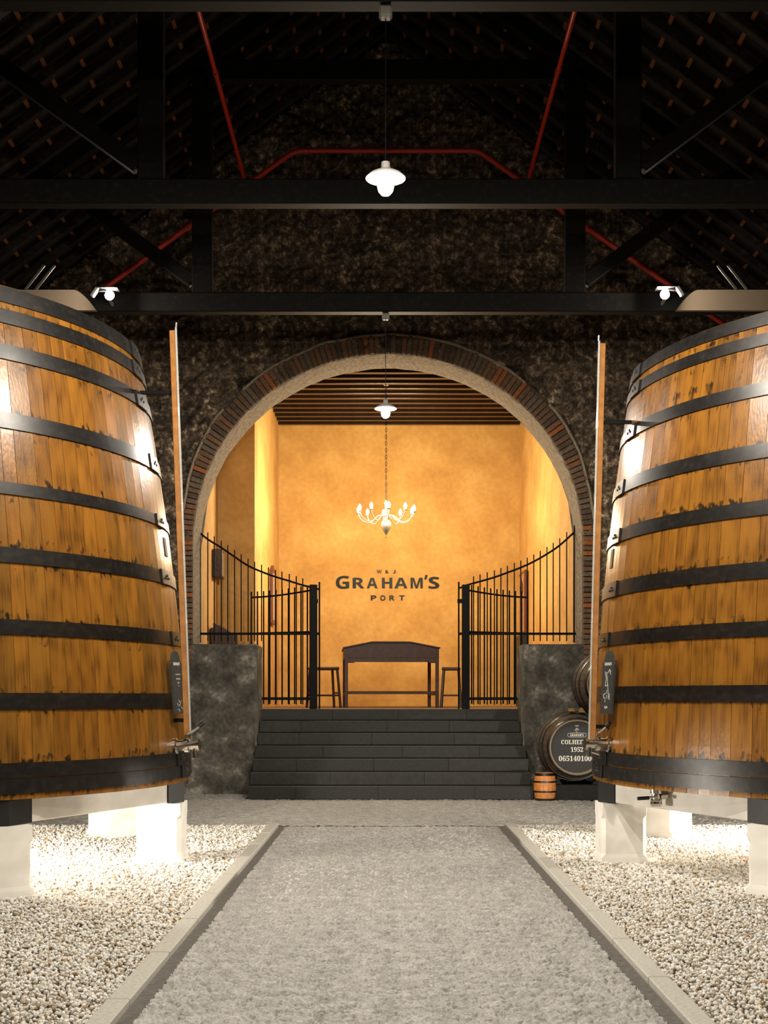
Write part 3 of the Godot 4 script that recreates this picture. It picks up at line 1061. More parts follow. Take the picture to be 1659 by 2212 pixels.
func drain_valve(t: Node3D, p: Vector3) -> void:
	var st := st_new()
	lathe(st, [Vector2(0.0, -0.065), Vector2(0.04, -0.065), Vector2(0.045, -0.045), Vector2(0.04, -0.03), Vector2(0.045, -0.02), Vector2(0.034, -0.01), Vector2(0.034, 0.02), Vector2(0.045, 0.03), Vector2(0.045, 0.06), Vector2(0.038, 0.075), Vector2(0.0, 0.075)], 24, Transform3D(Basis.IDENTITY, p))
	tube(st, [p + Vector3(0.0, 0.07, 0), p + Vector3(0.0, 0.115, 0)], 0.03, 12)
	lathe(st, [Vector2(0.0, 0.0), Vector2(0.035, 0.0), Vector2(0.035, 0.05), Vector2(0.0, 0.05)], 16, Transform3D(Basis(Vector3.BACK, -PI / 2), p + Vector3(0.03, 0.02, 0)))
	var b := part("drain_valve", done(st), M.chrome, t)
	part("lever", tube_mesh([p + Vector3(0, 0.01, 0.03), p + Vector3(-0.07, 0.0, 0.05)], 0.009, 8), M.chrome, b)
	part("lever_grip", tube_mesh([p + Vector3(-0.065, 0.0, 0.05), p + Vector3(-0.15, -0.004, 0.07)], 0.014, 10), M.black, b)

func slate(v: Dictionary, origin: Vector3, i: int) -> void:
	var hit: Array = vat_hit(v, 366, 1475) if i == 0 else vat_hit(v, 1330, 1475)
	var fr := vat_frame(v, hit[0], hit[1], 0.048)
	fr.origin += origin
	var lab: String = ["narrow pointed slate board with faint dotted marks, hung on an oak vat", "narrow pointed slate board covered in chalk scribbles, hung on an oak vat"][i]
	var o := thing("slate_board", lab, "sign", Vector3.ZERO, "slate boards on the vats")
	o.transform = fr
	var w := 0.095 if i == 0 else 0.095
	var hh := 0.245
	var poly := PackedVector2Array([Vector2(-w * 0.95, -hh), Vector2(w * 0.95, -hh), Vector2(w, hh - 0.10), Vector2(w * 0.78, hh - 0.085), Vector2(w * 0.62, hh - 0.04), Vector2(w * 0.40, hh - 0.01), Vector2(0, hh), Vector2(-w * 0.40, hh - 0.01), Vector2(-w * 0.62, hh - 0.04), Vector2(-w * 0.78, hh - 0.085), Vector2(-w, hh - 0.10)])
	o.basis = o.basis * Basis(Vector3.UP, -0.14 if i == 0 else 0.14)
	o.position += o.basis.z * 0.012
	var board := part("board", prism_mesh(poly, 0.018), M.slate, o)
	var z := 0.0098
	var st := st_new()
	# printed name band
	var m := word_mesh("GRAHAM'S", Rect2(-w * 0.62, hh - 0.115, w * 1.24, 0.024), 0.001, true)
	part("printed_name", m, M.chalk, board, Transform3D(Basis.IDENTITY, Vector3(0, 0, z)))
	if i == 0:
		for row in [[-0.02, 5, 0.010], [-0.055, 4, 0.014], [-0.085, 2, 0.014], [-0.11, 1, 0.010]]:
			for k in row[1]:
				box(st, Vector3(0.006, row[2], 0.001), 0.0, Transform3D(Basis.IDENTITY, Vector3((k - (row[1] - 1) * 0.5) * 0.018 + 0.01, row[0] + 0.08, z)))
		for k in 9:
			var p := Vector3(rng.randf_range(-0.035, 0.04), rng.randf_range(-0.215, -0.15), z)
			bar(st, p, p + Vector3(rng.randf_range(-0.025, 0.025), rng.randf_range(-0.03, 0.03), 0), 0.005, 0.001, 0.0, Vector3.BACK)
	else:
		var lines := [[-0.045, 0.085, -0.02, 0.03], [-0.02, 0.08, 0.0, 0.02], [0.0, 0.07, 0.03, 0.10], [0.03, 0.10, 0.05, 0.06], [0.03, 0.085, 0.055, 0.085], [-0.02, 0.03, -0.03, -0.03], [0.0, 0.03, 0.01, -0.03], [-0.03, -0.03, 0.02, -0.02], [0.012, -0.03, 0.03, -0.10], [0.0, -0.06, -0.005, -0.09], [-0.055, -0.10, -0.02, -0.085], [-0.055, -0.10, -0.04, -0.125], [-0.04, -0.125, -0.02, -0.12], [0.0, -0.10, 0.005, -0.125], [0.03, -0.09, 0.032, -0.13], [0.045, -0.085, 0.05, -0.135], [0.03, -0.11, 0.05, -0.11], [-0.02, -0.13, -0.022, -0.155], [-0.03, -0.185, -0.01, -0.2], [0.0, -0.18, 0.0, -0.205], [0.01, -0.185, 0.025, -0.2], [-0.02, -0.2, 0.02, -0.195]]
		for l in lines:
			bar(st, Vector3(l[0], l[1], z), Vector3(l[2], l[3], z), 0.006, 0.001, 0.0, Vector3.BACK)
	part("chalk_marks", done(st), M.chalk, board)

# tall level gauge standing off the side of a vat
func gauge(v: Dictionary, i: int, t: Node3D) -> void:
	var a := at(404, 1592, 10.35) if i == 0 else at(1280, 1605, 10.35)
	var b := at(372, 714, 10.6) if i == 0 else at(1302, 742, 10.6)
	var s := 1.0 if i == 0 else -1.0
	var org := Vector3(v.x, 0, -v.d)
	var top := b - a
	var o := part("level_gauge", bar_mesh(a - org, b - org, 0.046, 0.022, 0.003, Vector3.BACK), M.rod, t)
	o.set_meta("label", "tall yellow wooden level gauge with a glass tube")
	var side := a - org + Vector3(s * 0.030, 0, 0.012)
	part("glass_tube", tube_mesh([side + Vector3(0, -0.03, 0), side + top + Vector3(0, 0.03, 0)], 0.009, 10), M.glass, o)
	part("tube_cap", tube_mesh([side + top + Vector3(0, 0.02, 0), side + top + Vector3(0, 0.06, 0)], 0.012, 8), M.chrome, o)
	part("tube_foot", tube_mesh([side + Vector3(0, 0.02, 0), side + Vector3(0, -0.06, 0), side + Vector3(-s * 0.08, -0.085, 0)], 0.013, 8), M.chrome, o)
	# brackets to the vat
	for q in [0.04, 0.845 if i == 0 else 0.80]:
		var p: Vector3 = top * q
		var wpos := p + a
		var h := wpos.y
		var dirv := Vector3(v.x - wpos.x, 0, -v.d - wpos.z)
		var reach := dirv.length() - vat_r(v, h)
		var lp := wpos - org
		part("bracket", bar_mesh(lp + Vector3(0, 0, -0.02), lp + dirv.normalized() * maxf(reach, 0.03), 0.02, 0.03, 0.002), M.iron, o)

# octagonal white ring beam with black steel corners on eight white piers
func stand(v: Dictionary, i: int, where: String) -> void:
	var R := 2.86 if i == 0 else 2.79
	var o := thing("support_ring", "white timber ring beam with black steel corners under " + where, "support", Vector3(v.x, 0, -v.d), "ring beams under the vats")
	var y0 := 0.489
	var y1 := 0.646
	var inset := 0.14
	for k in 8:
		var a := TAU * k / 8.0
		var b := TAU * (k + 1) / 8.0
		var pa := Vector3(cos(a), 0, sin(a)) * R
		var pb := Vector3(cos(b), 0, sin(b)) * R
		var ym := (y0 + y1) * 0.5
		var nrm := Vector3(cos((a + b) * 0.5), 0, sin((a + b) * 0.5))
		var e := (pb - pa).normalized()
		part("beam", bar_mesh(pa + e * 0.06 - nrm * inset * 0.5 + Vector3(0, ym, 0), pb - e * 0.06 - nrm * inset * 0.5 + Vector3(0, ym, 0), inset, y1 - y0, 0.006), M.white, o)
	var half := 0.24
	for k in 8:
		var a := TAU * k / 8.0
		var p := Vector3(cos(a), 0, sin(a)) * R
		var st := st_new()
		for sg in [-1.0, 1.0]:
			var m2: float = a + sg * PI / 8.0
			var nn := Vector3(cos(m2), 0, sin(m2))
			var e = Vector3(-sin(m2), 0, cos(m2)) * sg
			var c: Vector3 = p + nn * 0.004 + e * (half * 0.5 - 0.003) + Vector3(0, (y0 + y1) * 0.5, 0)
			box(st, Vector3(half + 0.006, y1 - y0 + 0.012, 0.014), 0.003, Transform3D(Basis(e, Vector3.UP, e.cross(Vector3.UP)), c))
			# flanges
			for yy in [y0 - 0.002, y1 + 0.002]:
				box(st, Vector3(half, 0.008, 0.06), 0.002, Transform3D(Basis(e, Vector3.UP, e.cross(Vector3.UP)), Vector3(c.x, yy, c.z) - nn * 0.03))
		part("corner_shoe", done(st), M.steel, o)
	# piers
	var rp := R - 0.17
	var pm := pier_mesh()
	for k in 8:
		var a := TAU * k / 8.0
		var pr := MeshInstance3D.new()
		pr.name = numbered("white_pier")
		pr.mesh = pm
		pr.material_override = M.white
		add_child(pr)
		pr.position = Vector3(v.x + cos(a) * rp, 0, -v.d + sin(a) * rp)
		pr.rotation.y = -a
		var xs := cos(a) * (1.0 if i == 0 else -1.0)
		var along := "path side" if xs > 0.9 else "path-side corner" if xs > 0.3 else "middle" if xs > -0.3 else "side-wall corner" if xs > -0.9 else "side-wall side"
		var deep := "" if absf(sin(a)) < 0.3 else " away from the arch" if sin(a) > 0.0 else " towards the arch"
		tag(pr, "white chamfered pier under %s, %s%s" % [where, along, deep], "pier", "white piers under " + where)

func pier_mesh() -> ArrayMesh:
	# square pier, its corners chamfered between stops, flaring slightly at the foot
	var st := st_new()
	var h := 0.178
	var lv := [[-0.03, 0.012, 0.004], [0.05, 0.006, 0.004], [0.08, 0.0, 0.030], [0.36, 0.0, 0.030], [0.39, 0.0, 0.004], [0.4805, 0.0, 0.004]]
	var prev := []
	for l in lv:
		var e: float = h + l[1]
		var c: float = l[2]
		var ring := []
		for q in [[1, -1, 0], [1, 1, 1], [-1, 1, 0], [-1, -1, 1]]:
			var p1 := Vector3(q[0] * e, l[0], q[1] * (e - c))
			var p2 := Vector3(q[0] * (e - c), l[0], q[1] * e)
			if q[2] == 0: ring.append(p2); ring.append(p1)
			else: ring.append(p1); ring.append(p2)
		if prev.size() > 0:
			for k in 8:
				var k2 := (k + 1) % 8
				quad_out(st, prev[k], prev[k2], ring[k2], ring[k], (prev[k] + prev[k2]) * Vector3(1, 0, 1))
		prev = ring
	for k in range(1, 7):
		tri_out(st, prev[0], prev[k], prev[k + 1], Vector3.UP)
	return done(st)

# ------------------------------------------------------------------ iron gates
func gates() -> void:
	var FD := 18.98
	var sides := [
		{"bars": [432, 449, 463, 478, 492, 507, 521, 536, 550, 565, 580, 595, 609, 625, 640, 654], "post": 677.0, "end": 690.0, "free": 543.0, "inner": 566.0,
		"rail": [[432, 1151], [449, 1165], [478, 1183], [507, 1203], [536, 1222], [565, 1235], [595, 1246], [625, 1255], [654, 1264], [690, 1273]], "leaf": [[672, 1273], [640, 1279], [610, 1284], [575, 1288], [543, 1289]], "near": "opposite the stacked barrels"},
		{"bars": [1240, 1224, 1209, 1195, 1181.5, 1167, 1153, 1139, 1125, 1111, 1096, 1082, 1068, 1052.5, 1037, 1023], "post": 1006.0, "end": 991.0, "free": 1140.0, "inner": 1121.0,
		"rail": [[1240, 1150], [1209, 1178], [1181, 1197], [1153, 1213], [1125, 1226], [1096, 1237], [1068, 1247], [1037, 1256], [1008, 1264], [991, 1271]], "leaf": [[1012, 1273], [1040, 1279], [1075, 1284], [1108, 1287], [1140, 1287]], "near": "beside the stacked barrels"},
	]
	for g in sides:
		var s := -1.0 if g.post < 834 else 1.0
		var o := thing("iron_railing", "fixed black iron railing with sweeping top rail on the low wall " + g.near, "railing", Vector3.ZERO, "iron railings in the arch")
		var curve := []
		for p in g.rail:
			curve.append(at(p[0], p[1], FD))
		var rails := st_new()
		part("top_rail", tube_mesh(smooth_line(curve, 4), 0.014, 8), M.iron, o)
		var left: Vector3 = at(g.bars[0], 1369, FD)
		var endp: Vector3 = at(g.end, 1369, FD)
		part("middle_rail", bar_mesh(left + Vector3(s * 0.03, 0, 0), endp, 0.012, 0.036, 0.002), M.iron, o)
		part("bottom_rail", bar_mesh(at(g.inner, 1510, FD), at(g.post, 1510, FD), 0.012, 0.030, 0.002), M.iron, o)
		for k in g.bars.size():
			var x: float = g.bars[k]
			var yr := rail_y(g.rail, x)
			var low := absf(x - 834.0) < absf(g.inner - 834.0) + 1.0
			var y0 := 1522.0 if low else 1385.0
			if k == 0: y0 = 1388.0
			part("bar", tube_mesh([at(x, yr - 15.0, FD), at(x, y0, FD)], 0.0085 if k > 0 else 0.013, 6), M.iron, o)
		var pc := at(g.post, 1264, FD)
		part("post", span_mesh(Vector3(pc.x - 0.055, STAGE, -FD - 0.055), Vector3(pc.x + 0.055, pc.y + 0.005, -FD + 0.055), 0.006), M.iron, o)
		part("end_bar", tube_mesh([at(g.end, 1257, FD), Vector3(at(g.end, 1257, FD).x, STAGE, -FD)], 0.012, 6), M.iron, o)
		part("hinge", span_mesh(Vector3(at(g.end, 0, FD).x - 0.02, at(0, 1303, FD).y, -FD - 0.015), Vector3(pc.x, at(0, 1294, FD).y, -FD + 0.02), 0.003), M.iron, o)
		# leaf folded back into the alcove
		var lf := thing("gate_leaf", "black iron gate leaf folded open into the alcove, " + g.near, "gate", Vector3.ZERO, "open gate leaves in the arch")
		var hx: float = pc.x
		var d1 := 19.55
		var tip := at(g.free, 1289, d1)
		var hing := Vector3(hx, 0, -FD - 0.09)
		var far := Vector3(tip.x, 0, -d1)
		var tops := [2.87, 2.84, 2.815, 2.80, 2.795]
		var tl := []
		for k in 5:
			var p := hing.lerp(far, k / 4.0)
			tl.append(Vector3(p.x, tops[k], p.z))
		part("top_rail", tube_mesh(smooth_line(tl, 3), 0.013, 8), M.iron, lf)
		for yy in [2.26, 1.305]:
			part("cross_rail", bar_mesh(hing + Vector3(0, yy, 0), far + Vector3(0, yy, 0), 0.012, 0.034, 0.002), M.iron, lf)
		for k in 10:
			var q := (k + 1) / 10.0
			var p := hing.lerp(far, q)
			var ty := lerpf(2.87, 2.795, 1.0 - pow(1.0 - q, 2.0))
			part("bar", tube_mesh([Vector3(p.x, ty + 0.085, p.z), Vector3(p.x, STAGE + (0.07 if k < 9 else 0.02), p.z)], 0.011, 6), M.iron, lf)
		part("stile", tube_mesh([hing + Vector3(0, STAGE + 0.002, 0), hing + Vector3(0, 2.9, 0)], 0.016, 8), M.iron, lf)

func rail_y(r: Array, x: float) -> float:
	for k in r.size() - 1:
		var a: float = r[k][0]
		var b: float = r[k + 1][0]
		if (x - a) * (x - b) <= 0.0:
			return lerpf(r[k][1], r[k + 1][1], (x - a) / (b - a))
	return r[0][1]

func smooth_line(p: Array, n: int) -> Array:
	var out := []
	for k in p.size() - 1:
		var p0: Vector3 = p[maxi(k - 1, 0)]
		var p3: Vector3 = p[mini(k + 2, p.size() - 1)]
		for q in n:
			out.append((p[k] as Vector3).cubic_interpolate(p[k + 1], p0, p3, float(q) / n))
	out.append(p[p.size() - 1])
	return out

# ------------------------------------------------------------------ lamps
func lamps() -> void:
	var lab := {15.3: "white enamel pendant lamp on a thin cord before the arch", 8.5: "white enamel pendant lamp on the third truss from the arch", 5.1: "white enamel pendant lamp on the fourth truss from the arch", -1.7: "white enamel pendant lamp on the sixth truss from the arch"}
	for d in lab:
		var px := 833.0
		var x: float = (px - 834.0) * d / F
		var o := thing("pendant_lamp", lab[d], "lamp", Vector3(x, 4.62, -d), "pendant lamps along the hall")
		part("junction_box", box_mesh(Vector3(0.085, 0.075, 0.085), 0.015, Transform3D(Basis.IDENTITY, Vector3(0, 1.10, 0))), M.grey, o)
		part("cord", tube_mesh([Vector3(0, 0.12, 0), Vector3(0, 1.07, 0)], 0.004, 6), M.black, o)
		var st := st_new()
		lathe(st, [Vector2(0.126, 0.035), Vector2(0.130, 0.037), Vector2(0.105, 0.062), Vector2(0.06, 0.085), Vector2(0.03, 0.10), Vector2(0.028, 0.14), Vector2(0.0, 0.14)], 32, Transform3D.IDENTITY, true)
		lathe(st, [Vector2(0.0, 0.075), Vector2(0.05, 0.078), Vector2(0.10, 0.057), Vector2(0.126, 0.035)], 32, Transform3D.IDENTITY, true)
		part("shade", done(st), M.enamel, o)
		part("bulb", lathe_mesh([Vector2(0.0, -0.075), Vector2(0.028, -0.068), Vector2(0.047, -0.045), Vector2(0.054, -0.015), Vector2(0.045, 0.02), Vector2(0.025, 0.05), Vector2(0.022, 0.074), Vector2(0.0, 0.074)], 20, true), M.bulb, o)
		omni(o, Vector3(0, 0.018, 0), WARM, PENDANT if d < 15.0 else PENDANT * 0.55, 0.035)
	# small floodlights clamped to the truss before the wall
	var nm := ["small white floodlight on the truss above the vat across from the barrels", "small white floodlight on the truss above the vat beside the barrels"]
	for i in 2:
		var p := at(236, 637, 14.9) if i == 0 else at(1437, 635, 14.9)
		var s := 1.0 if i == 0 else -1.0
		var o := thing("floodlight", nm[i], "lamp", p, "floodlights on the truss")
		part("arm", bar_mesh(Vector3(-s * 0.03, 0.0, -0.05), Vector3(-s * 0.03, -0.02, -0.325), 0.03, 0.03, 0.004), M.grey, o)
		var hx := Basis(Vector3.FORWARD, s * 0.6)
		part("housing", box_mesh(Vector3(0.045, 0.12, 0.06), 0.01, Transform3D(hx, Vector3(-s * 0.15, 0.01, 0.06))), M.enamel, o)
		part("hood", box_mesh(Vector3(0.22, 0.012, 0.20), 0.003, Transform3D(Basis.IDENTITY, Vector3(0, 0.06, 0.0))), M.black, o)
		part("bracket", bar_mesh(Vector3(-s * 0.13, 0.03, 0.06), Vector3(-s * 0.03, 0.05, 0.02), 0.02, 0.03, 0.003), M.black, o)
		part("reflector", lathe_mesh([Vector2(0.0, -0.06), Vector2(0.03, -0.06), Vector2(0.055, -0.02), Vector2(0.052, -0.02), Vector2(0.028, -0.055), Vector2(0.0, -0.055)], 16, false, Transform3D(Basis(Vector3.RIGHT, PI / 2), Vector3.ZERO)), M.grey, o)
		part("bulb", lathe_mesh([Vector2(0.0, -0.045), Vector2(0.03, -0.035), Vector2(0.045, 0.0), Vector2(0.03, 0.035), Vector2(0.0, 0.045)], 16, true), M.bulb_spot, o)
		omni(o, Vector3.ZERO, Color(1.0, 0.95, 0.90), SPOT, 0.035)
	# floodlights lying in the gravel under the vats
	var spots := [Vector3(-3.2, 0.05, -9.75), Vector3(3.7, 0.05, -11.6)]
	var nf := ["black floodlight on the gravel under the vat across from the barrels", "black floodlight on the gravel under the vat beside the barrels"]
	for i in 2:
		var o := thing("ground_floodlight", nf[i], "lamp", spots[i], "floodlights under the vats")
		part("housing", box_mesh(Vector3(0.22, 0.05, 0.16), 0.01, Transform3D(Basis.IDENTITY, Vector3(0, 0.20, 0))), M.black, o)
		part("stirrup", bar_mesh(Vector3(0, 0.0, 0.0), Vector3(0, 0.18, 0.0), 0.02, 0.02, 0.003), M.black, o)
		part("lens", box_mesh(Vector3(0.20, 0.05, 0.14), 0.01, Transform3D(Basis.IDENTITY, Vector3(0, 0.255, 0))), M.lens, o)
		omni(o, Vector3(0, 0.26, 0), WARM, FLOOD, 0.06)
	chandelier()

func chandelier() -> void:
	var c := at(834, 1098, 22.3)
	var o := thing("chandelier", "ten-armed brass chandelier with bare bulbs hanging in the ochre alcove", "chandelier", c)
	part("globe", lathe_mesh([Vector2(0.0, -0.50), Vector2(0.012, -0.49), Vector2(0.012, -0.475), Vector2(0.006, -0.46), Vector2(0.02, -0.43), Vector2(0.05, -0.38), Vector2(0.080, -0.33), Vector2(0.089, -0.28), Vector2(0.075, -0.23), Vector2(0.05, -0.205), Vector2(0.03, -0.19), Vector2(0.03, -0.15), Vector2(0.055, -0.13), Vector2(0.055, -0.11), Vector2(0.02, -0.10), Vector2(0.018, 0.05), Vector2(0.035, 0.09), Vector2(0.015, 0.14), Vector2(0.0, 0.16)], 24, true), M.pewter, o)
	var y := 0.15
	var k := 0
	# chain of links up to the joists
	var top := RTOP - c.y
	while y < top - 0.04:
		var st := st_new()
		var ring := []
		for q in 9:
			var a := TAU * q / 8.0
			ring.append(Vector3(cos(a) * 0.014, sin(a) * 0.034, 0))
		tube(st, ring, 0.0045, 5, false)
		part("chain_link", done(st), M.iron, o, Transform3D(Basis(Vector3.UP, 0.0 if k % 2 == 0 else PI / 2), Vector3(0, y + 0.03, 0)))
		y += 0.057
		k += 1
	part("ceiling_rose", lathe_mesh([Vector2(0.0, top - 0.03), Vector2(0.04, top - 0.02), Vector2(0.05, top), Vector2(0.0, top)], 16), M.pewter, o)
	for q in 10:
		var a := TAU * (q + 0.35) / 10.0
		var dir := Vector3(cos(a), 0, sin(a))
		var line := [dir * 0.04 + Vector3(0, -0.12, 0), dir * 0.14 + Vector3(0, -0.13, 0), dir * 0.25 + Vector3(0, -0.225, 0), dir * 0.36 + Vector3(0, -0.22, 0), dir * 0.45 + Vector3(0, -0.15, 0), dir * 0.48 + Vector3(0, -0.075, 0)]
		var arm := part("arm", tube_mesh(smooth_line(line, 3), 0.007, 6), M.pewter, o)
		part("drip_pan", lathe_mesh([Vector2(0.0, -0.085), Vector2(0.02, -0.083), Vector2(0.042, -0.07), Vector2(0.038, -0.068), Vector2(0.0, -0.075)], 12, false, Transform3D(Basis.IDENTITY, dir * 0.48)), M.pewter, arm)
		part("bulb", lathe_mesh([Vector2(0.0, -0.07), Vector2(0.014, -0.065), Vector2(0.026, -0.03), Vector2(0.028, 0.0), Vector2(0.016, 0.03), Vector2(0.0, 0.05)], 12, true, Transform3D(Basis.IDENTITY, dir * 0.48)), M.bulb, arm)
		omni(o, dir * 0.48 + Vector3(0, -0.01, 0), WARMER, CANDLE, 0.024)

# ------------------------------------------------------------------ alcove furniture
func furniture() -> void:
	# double-sided standing desk, seen from its end
	var d := 21.2
	var xl := at(744, 0, d).x
	var xr := at(949, 0, d).x
	var w := xr - xl
	var o := thing("clerk_desk", "dark wooden double-sided clerk's desk with a gabled top", "desk", Vector3((xl + xr) * 0.5, STAGE - 0.004, -d), "", 0.05)
	var dp := 1.6
	var poly := PackedVector2Array([Vector2(-w * 0.5, 0.79), Vector2(w * 0.5, 0.79), Vector2(w * 0.5, 0.955), Vector2(w * 0.19, 1.045), Vector2(-w * 0.21, 1.045), Vector2(-w * 0.5, 0.955)])
	part("case", prism_mesh(poly, dp - 0.04, Transform3D(Basis.IDENTITY, Vector3(0, 0, -dp * 0.5))), M.desk, o)
	# board edges over the case
	var outl := [Vector2(-w * 0.5 - 0.02, 0.953), Vector2(-w * 0.21, 1.047), Vector2(w * 0.19, 1.047), Vector2(w * 0.5 + 0.02, 0.953)]
	for k in 3:
		var a: Vector2 = outl[k]
		var b: Vector2 = outl[k + 1]
		part("top_board", bar_mesh(Vector3(a.x, a.y + 0.008, -dp * 0.5), Vector3(b.x, b.y + 0.008, -dp * 0.5), dp + 0.03, 0.022, 0.004), M.desk, o)
	part("end_rail", span_mesh(Vector3(-w * 0.5 + 0.05, 0.735, -0.03), Vector3(w * 0.5 - 0.05, 0.80, -0.005), 0.004), M.desk, o)
	for sx in [-1.0, 1.0]:
		part("corner_block", span_mesh(Vector3(sx * (w * 0.5 - 0.05), 0.72, -0.04), Vector3(sx * (w * 0.5 - 0.16), 0.78, -0.004), 0.004), M.desk, o)
		for z in [-0.035, -dp + 0.035]:
			part("leg", span_mesh(Vector3(sx * (w * 0.5 - 0.03) - 0.028, 0.0, z - 0.028), Vector3(sx * (w * 0.5 - 0.03) + 0.028, 0.86, z + 0.028), 0.005), M.desk, o)
		part("side_stretcher", span_mesh(Vector3(sx * (w * 0.5 - 0.03) - 0.015, 0.20, -0.05), Vector3(sx * (w * 0.5 - 0.03) + 0.015, 0.25, -dp + 0.05), 0.003), M.desk, o)
	part("end_stretcher", span_mesh(Vector3(-w * 0.5 + 0.05, 0.225, -0.05), Vector3(w * 0.5 - 0.05, 0.268, -0.02), 0.003), M.desk, o)
	part("end_stretcher", span_mesh(Vector3(-w * 0.5 + 0.05, 0.225, -dp + 0.02), Vector3(w * 0.5 - 0.05, 0.268, -dp + 0.05), 0.003), M.desk, o)
	# stools on both sides
	stool(at(699, 0, 21.5).x, -21.5, 0.44, 0.32, "tall dark wooden stool at the desk, by the gate post opposite the barrels", 0.35)
	stool(1.07, -21.75, 0.30, 0.36, "tall dark wooden stool at the desk, on the barrels' side", -0.08)
	# high-backed winged seat behind the low wall
	var c := thing("winged_chair", "dark leather high-backed chair showing above the low wall", "chair", Vector3(-2.50, STAGE - 0.004, -20.25))
	var wing := PackedVector2Array([Vector2(0, 0.30), Vector2(0.30, 0.30), Vector2(0.30, 1.13), Vector2(0.20, 1.17), Vector2(0.10, 1.24), Vector2(0.03, 1.28), Vector2(-0.01, 1.29)])
	for z in [0.24, -0.24]:
		part("wing", prism_mesh(wing, 0.05, Transform3D(Basis.IDENTITY, Vector3(-0.10, 0, z))), M.leather, c)
	part("backrest", span_mesh(Vector3(-0.155, 0.30, -0.27), Vector3(-0.10, 1.22, 0.27), 0.01), M.leather, c)
	part("seat", span_mesh(Vector3(-0.10, 0.36, -0.22), Vector3(0.34, 0.46, 0.22), 0.02), M.leather, c)
	for q in [[-0.12, -0.22], [-0.12, 0.22], [0.28, -0.22], [0.28, 0.22]]:
		part("leg", span_mesh(Vector3(q[0] - 0.025, 0, q[1] - 0.025), Vector3(q[0] + 0.025, 0.37, q[1] + 0.025), 0.004), M.desk, c)
	# pictures on the side walls
	var p := thing("wall_case", "dark red-brown glazed case on the alcove return wall", "wall case", Vector3(-2.67, at(0, 1217, 20.4).y, -20.55))
	part("frame", span_mesh(Vector3(0, -0.215, -0.22), Vector3(0.13, 0.215, 0.24), 0.012), M.leather, p)
	part("glass_front", span_mesh(Vector3(0.128, -0.18, -0.19), Vector3(0.136, 0.18, 0.20), 0.002), M.mirror, p)
	p = thing("picture", "tall mirror in a red-brown carved frame on the alcove wall", "mirror", Vector3(-2.085, at(0, 1290, 24.1).y, -24.0))
	part("frame", span_mesh(Vector3(0, -0.50, -0.33), Vector3(0.06, 0.47, 0.33), 0.012), M.frame, p)
	part("mirror_glass", span_mesh(Vector3(0.055, -0.43, -0.26), Vector3(0.064, 0.41, 0.26), 0.002), M.mirror, p)
	part("crest", prism_mesh(PackedVector2Array([Vector2(-0.30, 0.47), Vector2(0.30, 0.47), Vector2(0.12, 0.53), Vector2(0.0, 0.57), Vector2(-0.12, 0.53)]), 0.04, Transform3D(Basis(Vector3.FORWARD, Vector3.UP, Vector3.RIGHT), Vector3(0.03, 0, 0))), M.frame, p)
	p = thing("picture", "framed tan print with a dark dome on the alcove wall", "picture", Vector3(2.592, at(0, 1302, 24.8).y, -24.85))
	part("frame", span_mesh(Vector3(-0.05, -0.62, -0.5), Vector3(0.0, 0.58, 0.5), 0.012), M.frame, p)
	var pr := part("print", span_mesh(Vector3(-0.055, -0.56, -0.44), Vector3(-0.045, 0.52, 0.44), 0.001), M.print, p)
	var dome := PackedVector2Array([Vector2(-0.28, 0.17), Vector2(0.28, 0.17), Vector2(0.26, 0.32), Vector2(0.12, 0.40), Vector2(0.03, 0.42), Vector2(0.02, 0.46), Vector2(-0.02, 0.46), Vector2(-0.03, 0.42), Vector2(-0.12, 0.40), Vector2(-0.26, 0.32)])
	part("dome_motif", prism_mesh(dome, 0.003, Transform3D(Basis(Vector3.BACK, Vector3.UP, Vector3.LEFT), Vector3(-0.0565, 0, 0.05))), M.brownprint, pr)
	p = thing("wall_cabinet", "narrow black cabinet beneath the tan print in the alcove", "cabinet", Vector3(2.60, STAGE - 0.004, -24.85))
	part("body", span_mesh(Vector3(-0.12, 0.0, -0.5), Vector3(0.0, 1.33, 0.5), 0.006), M.black, p)
	part("door", span_mesh(Vector3(-0.135, 0.05, -0.46), Vector3(-0.118, 1.28, 0.46), 0.006), M.black, p)

func stool(x: float, z: float, w: float, dp: float, label: String, turn: float) -> void:
	var o := thing("wooden_stool", label, "stool", Vector3(x, STAGE - 0.004, z), "", turn)
	var hs := 0.66
	part("seat", span_mesh(Vector3(-w * 0.5, hs - 0.05, -dp * 0.5), Vector3(w * 0.5, hs, dp * 0.5), 0.012), M.desk, o)
	for sx in [-1.0, 1.0]:
		for sz in [-1.0, 1.0]:
			part("leg", bar_mesh(Vector3(sx * (w * 0.5 + 0.015), 0.0, sz * (dp * 0.5 + 0.01)), Vector3(sx * (w * 0.5 - 0.03), hs - 0.03, sz * (dp * 0.5 - 0.03)), 0.036, 0.036, 0.004), M.desk, o)
		part("stretcher", bar_mesh(Vector3(sx * (w * 0.5 - 0.002), 0.24, -dp * 0.5), Vector3(sx * (w * 0.5 - 0.002), 0.24, dp * 0.5), 0.022, 0.03, 0.003), M.desk, o)
	for sz in [-1.0, 1.0]:
		part("stretcher", bar_mesh(Vector3(-w * 0.5, 0.20, sz * (dp * 0.5 - 0.004)), Vector3(w * 0.5, 0.20, sz * (dp * 0.5 - 0.004)), 0.022, 0.03, 0.003), M.desk, o)

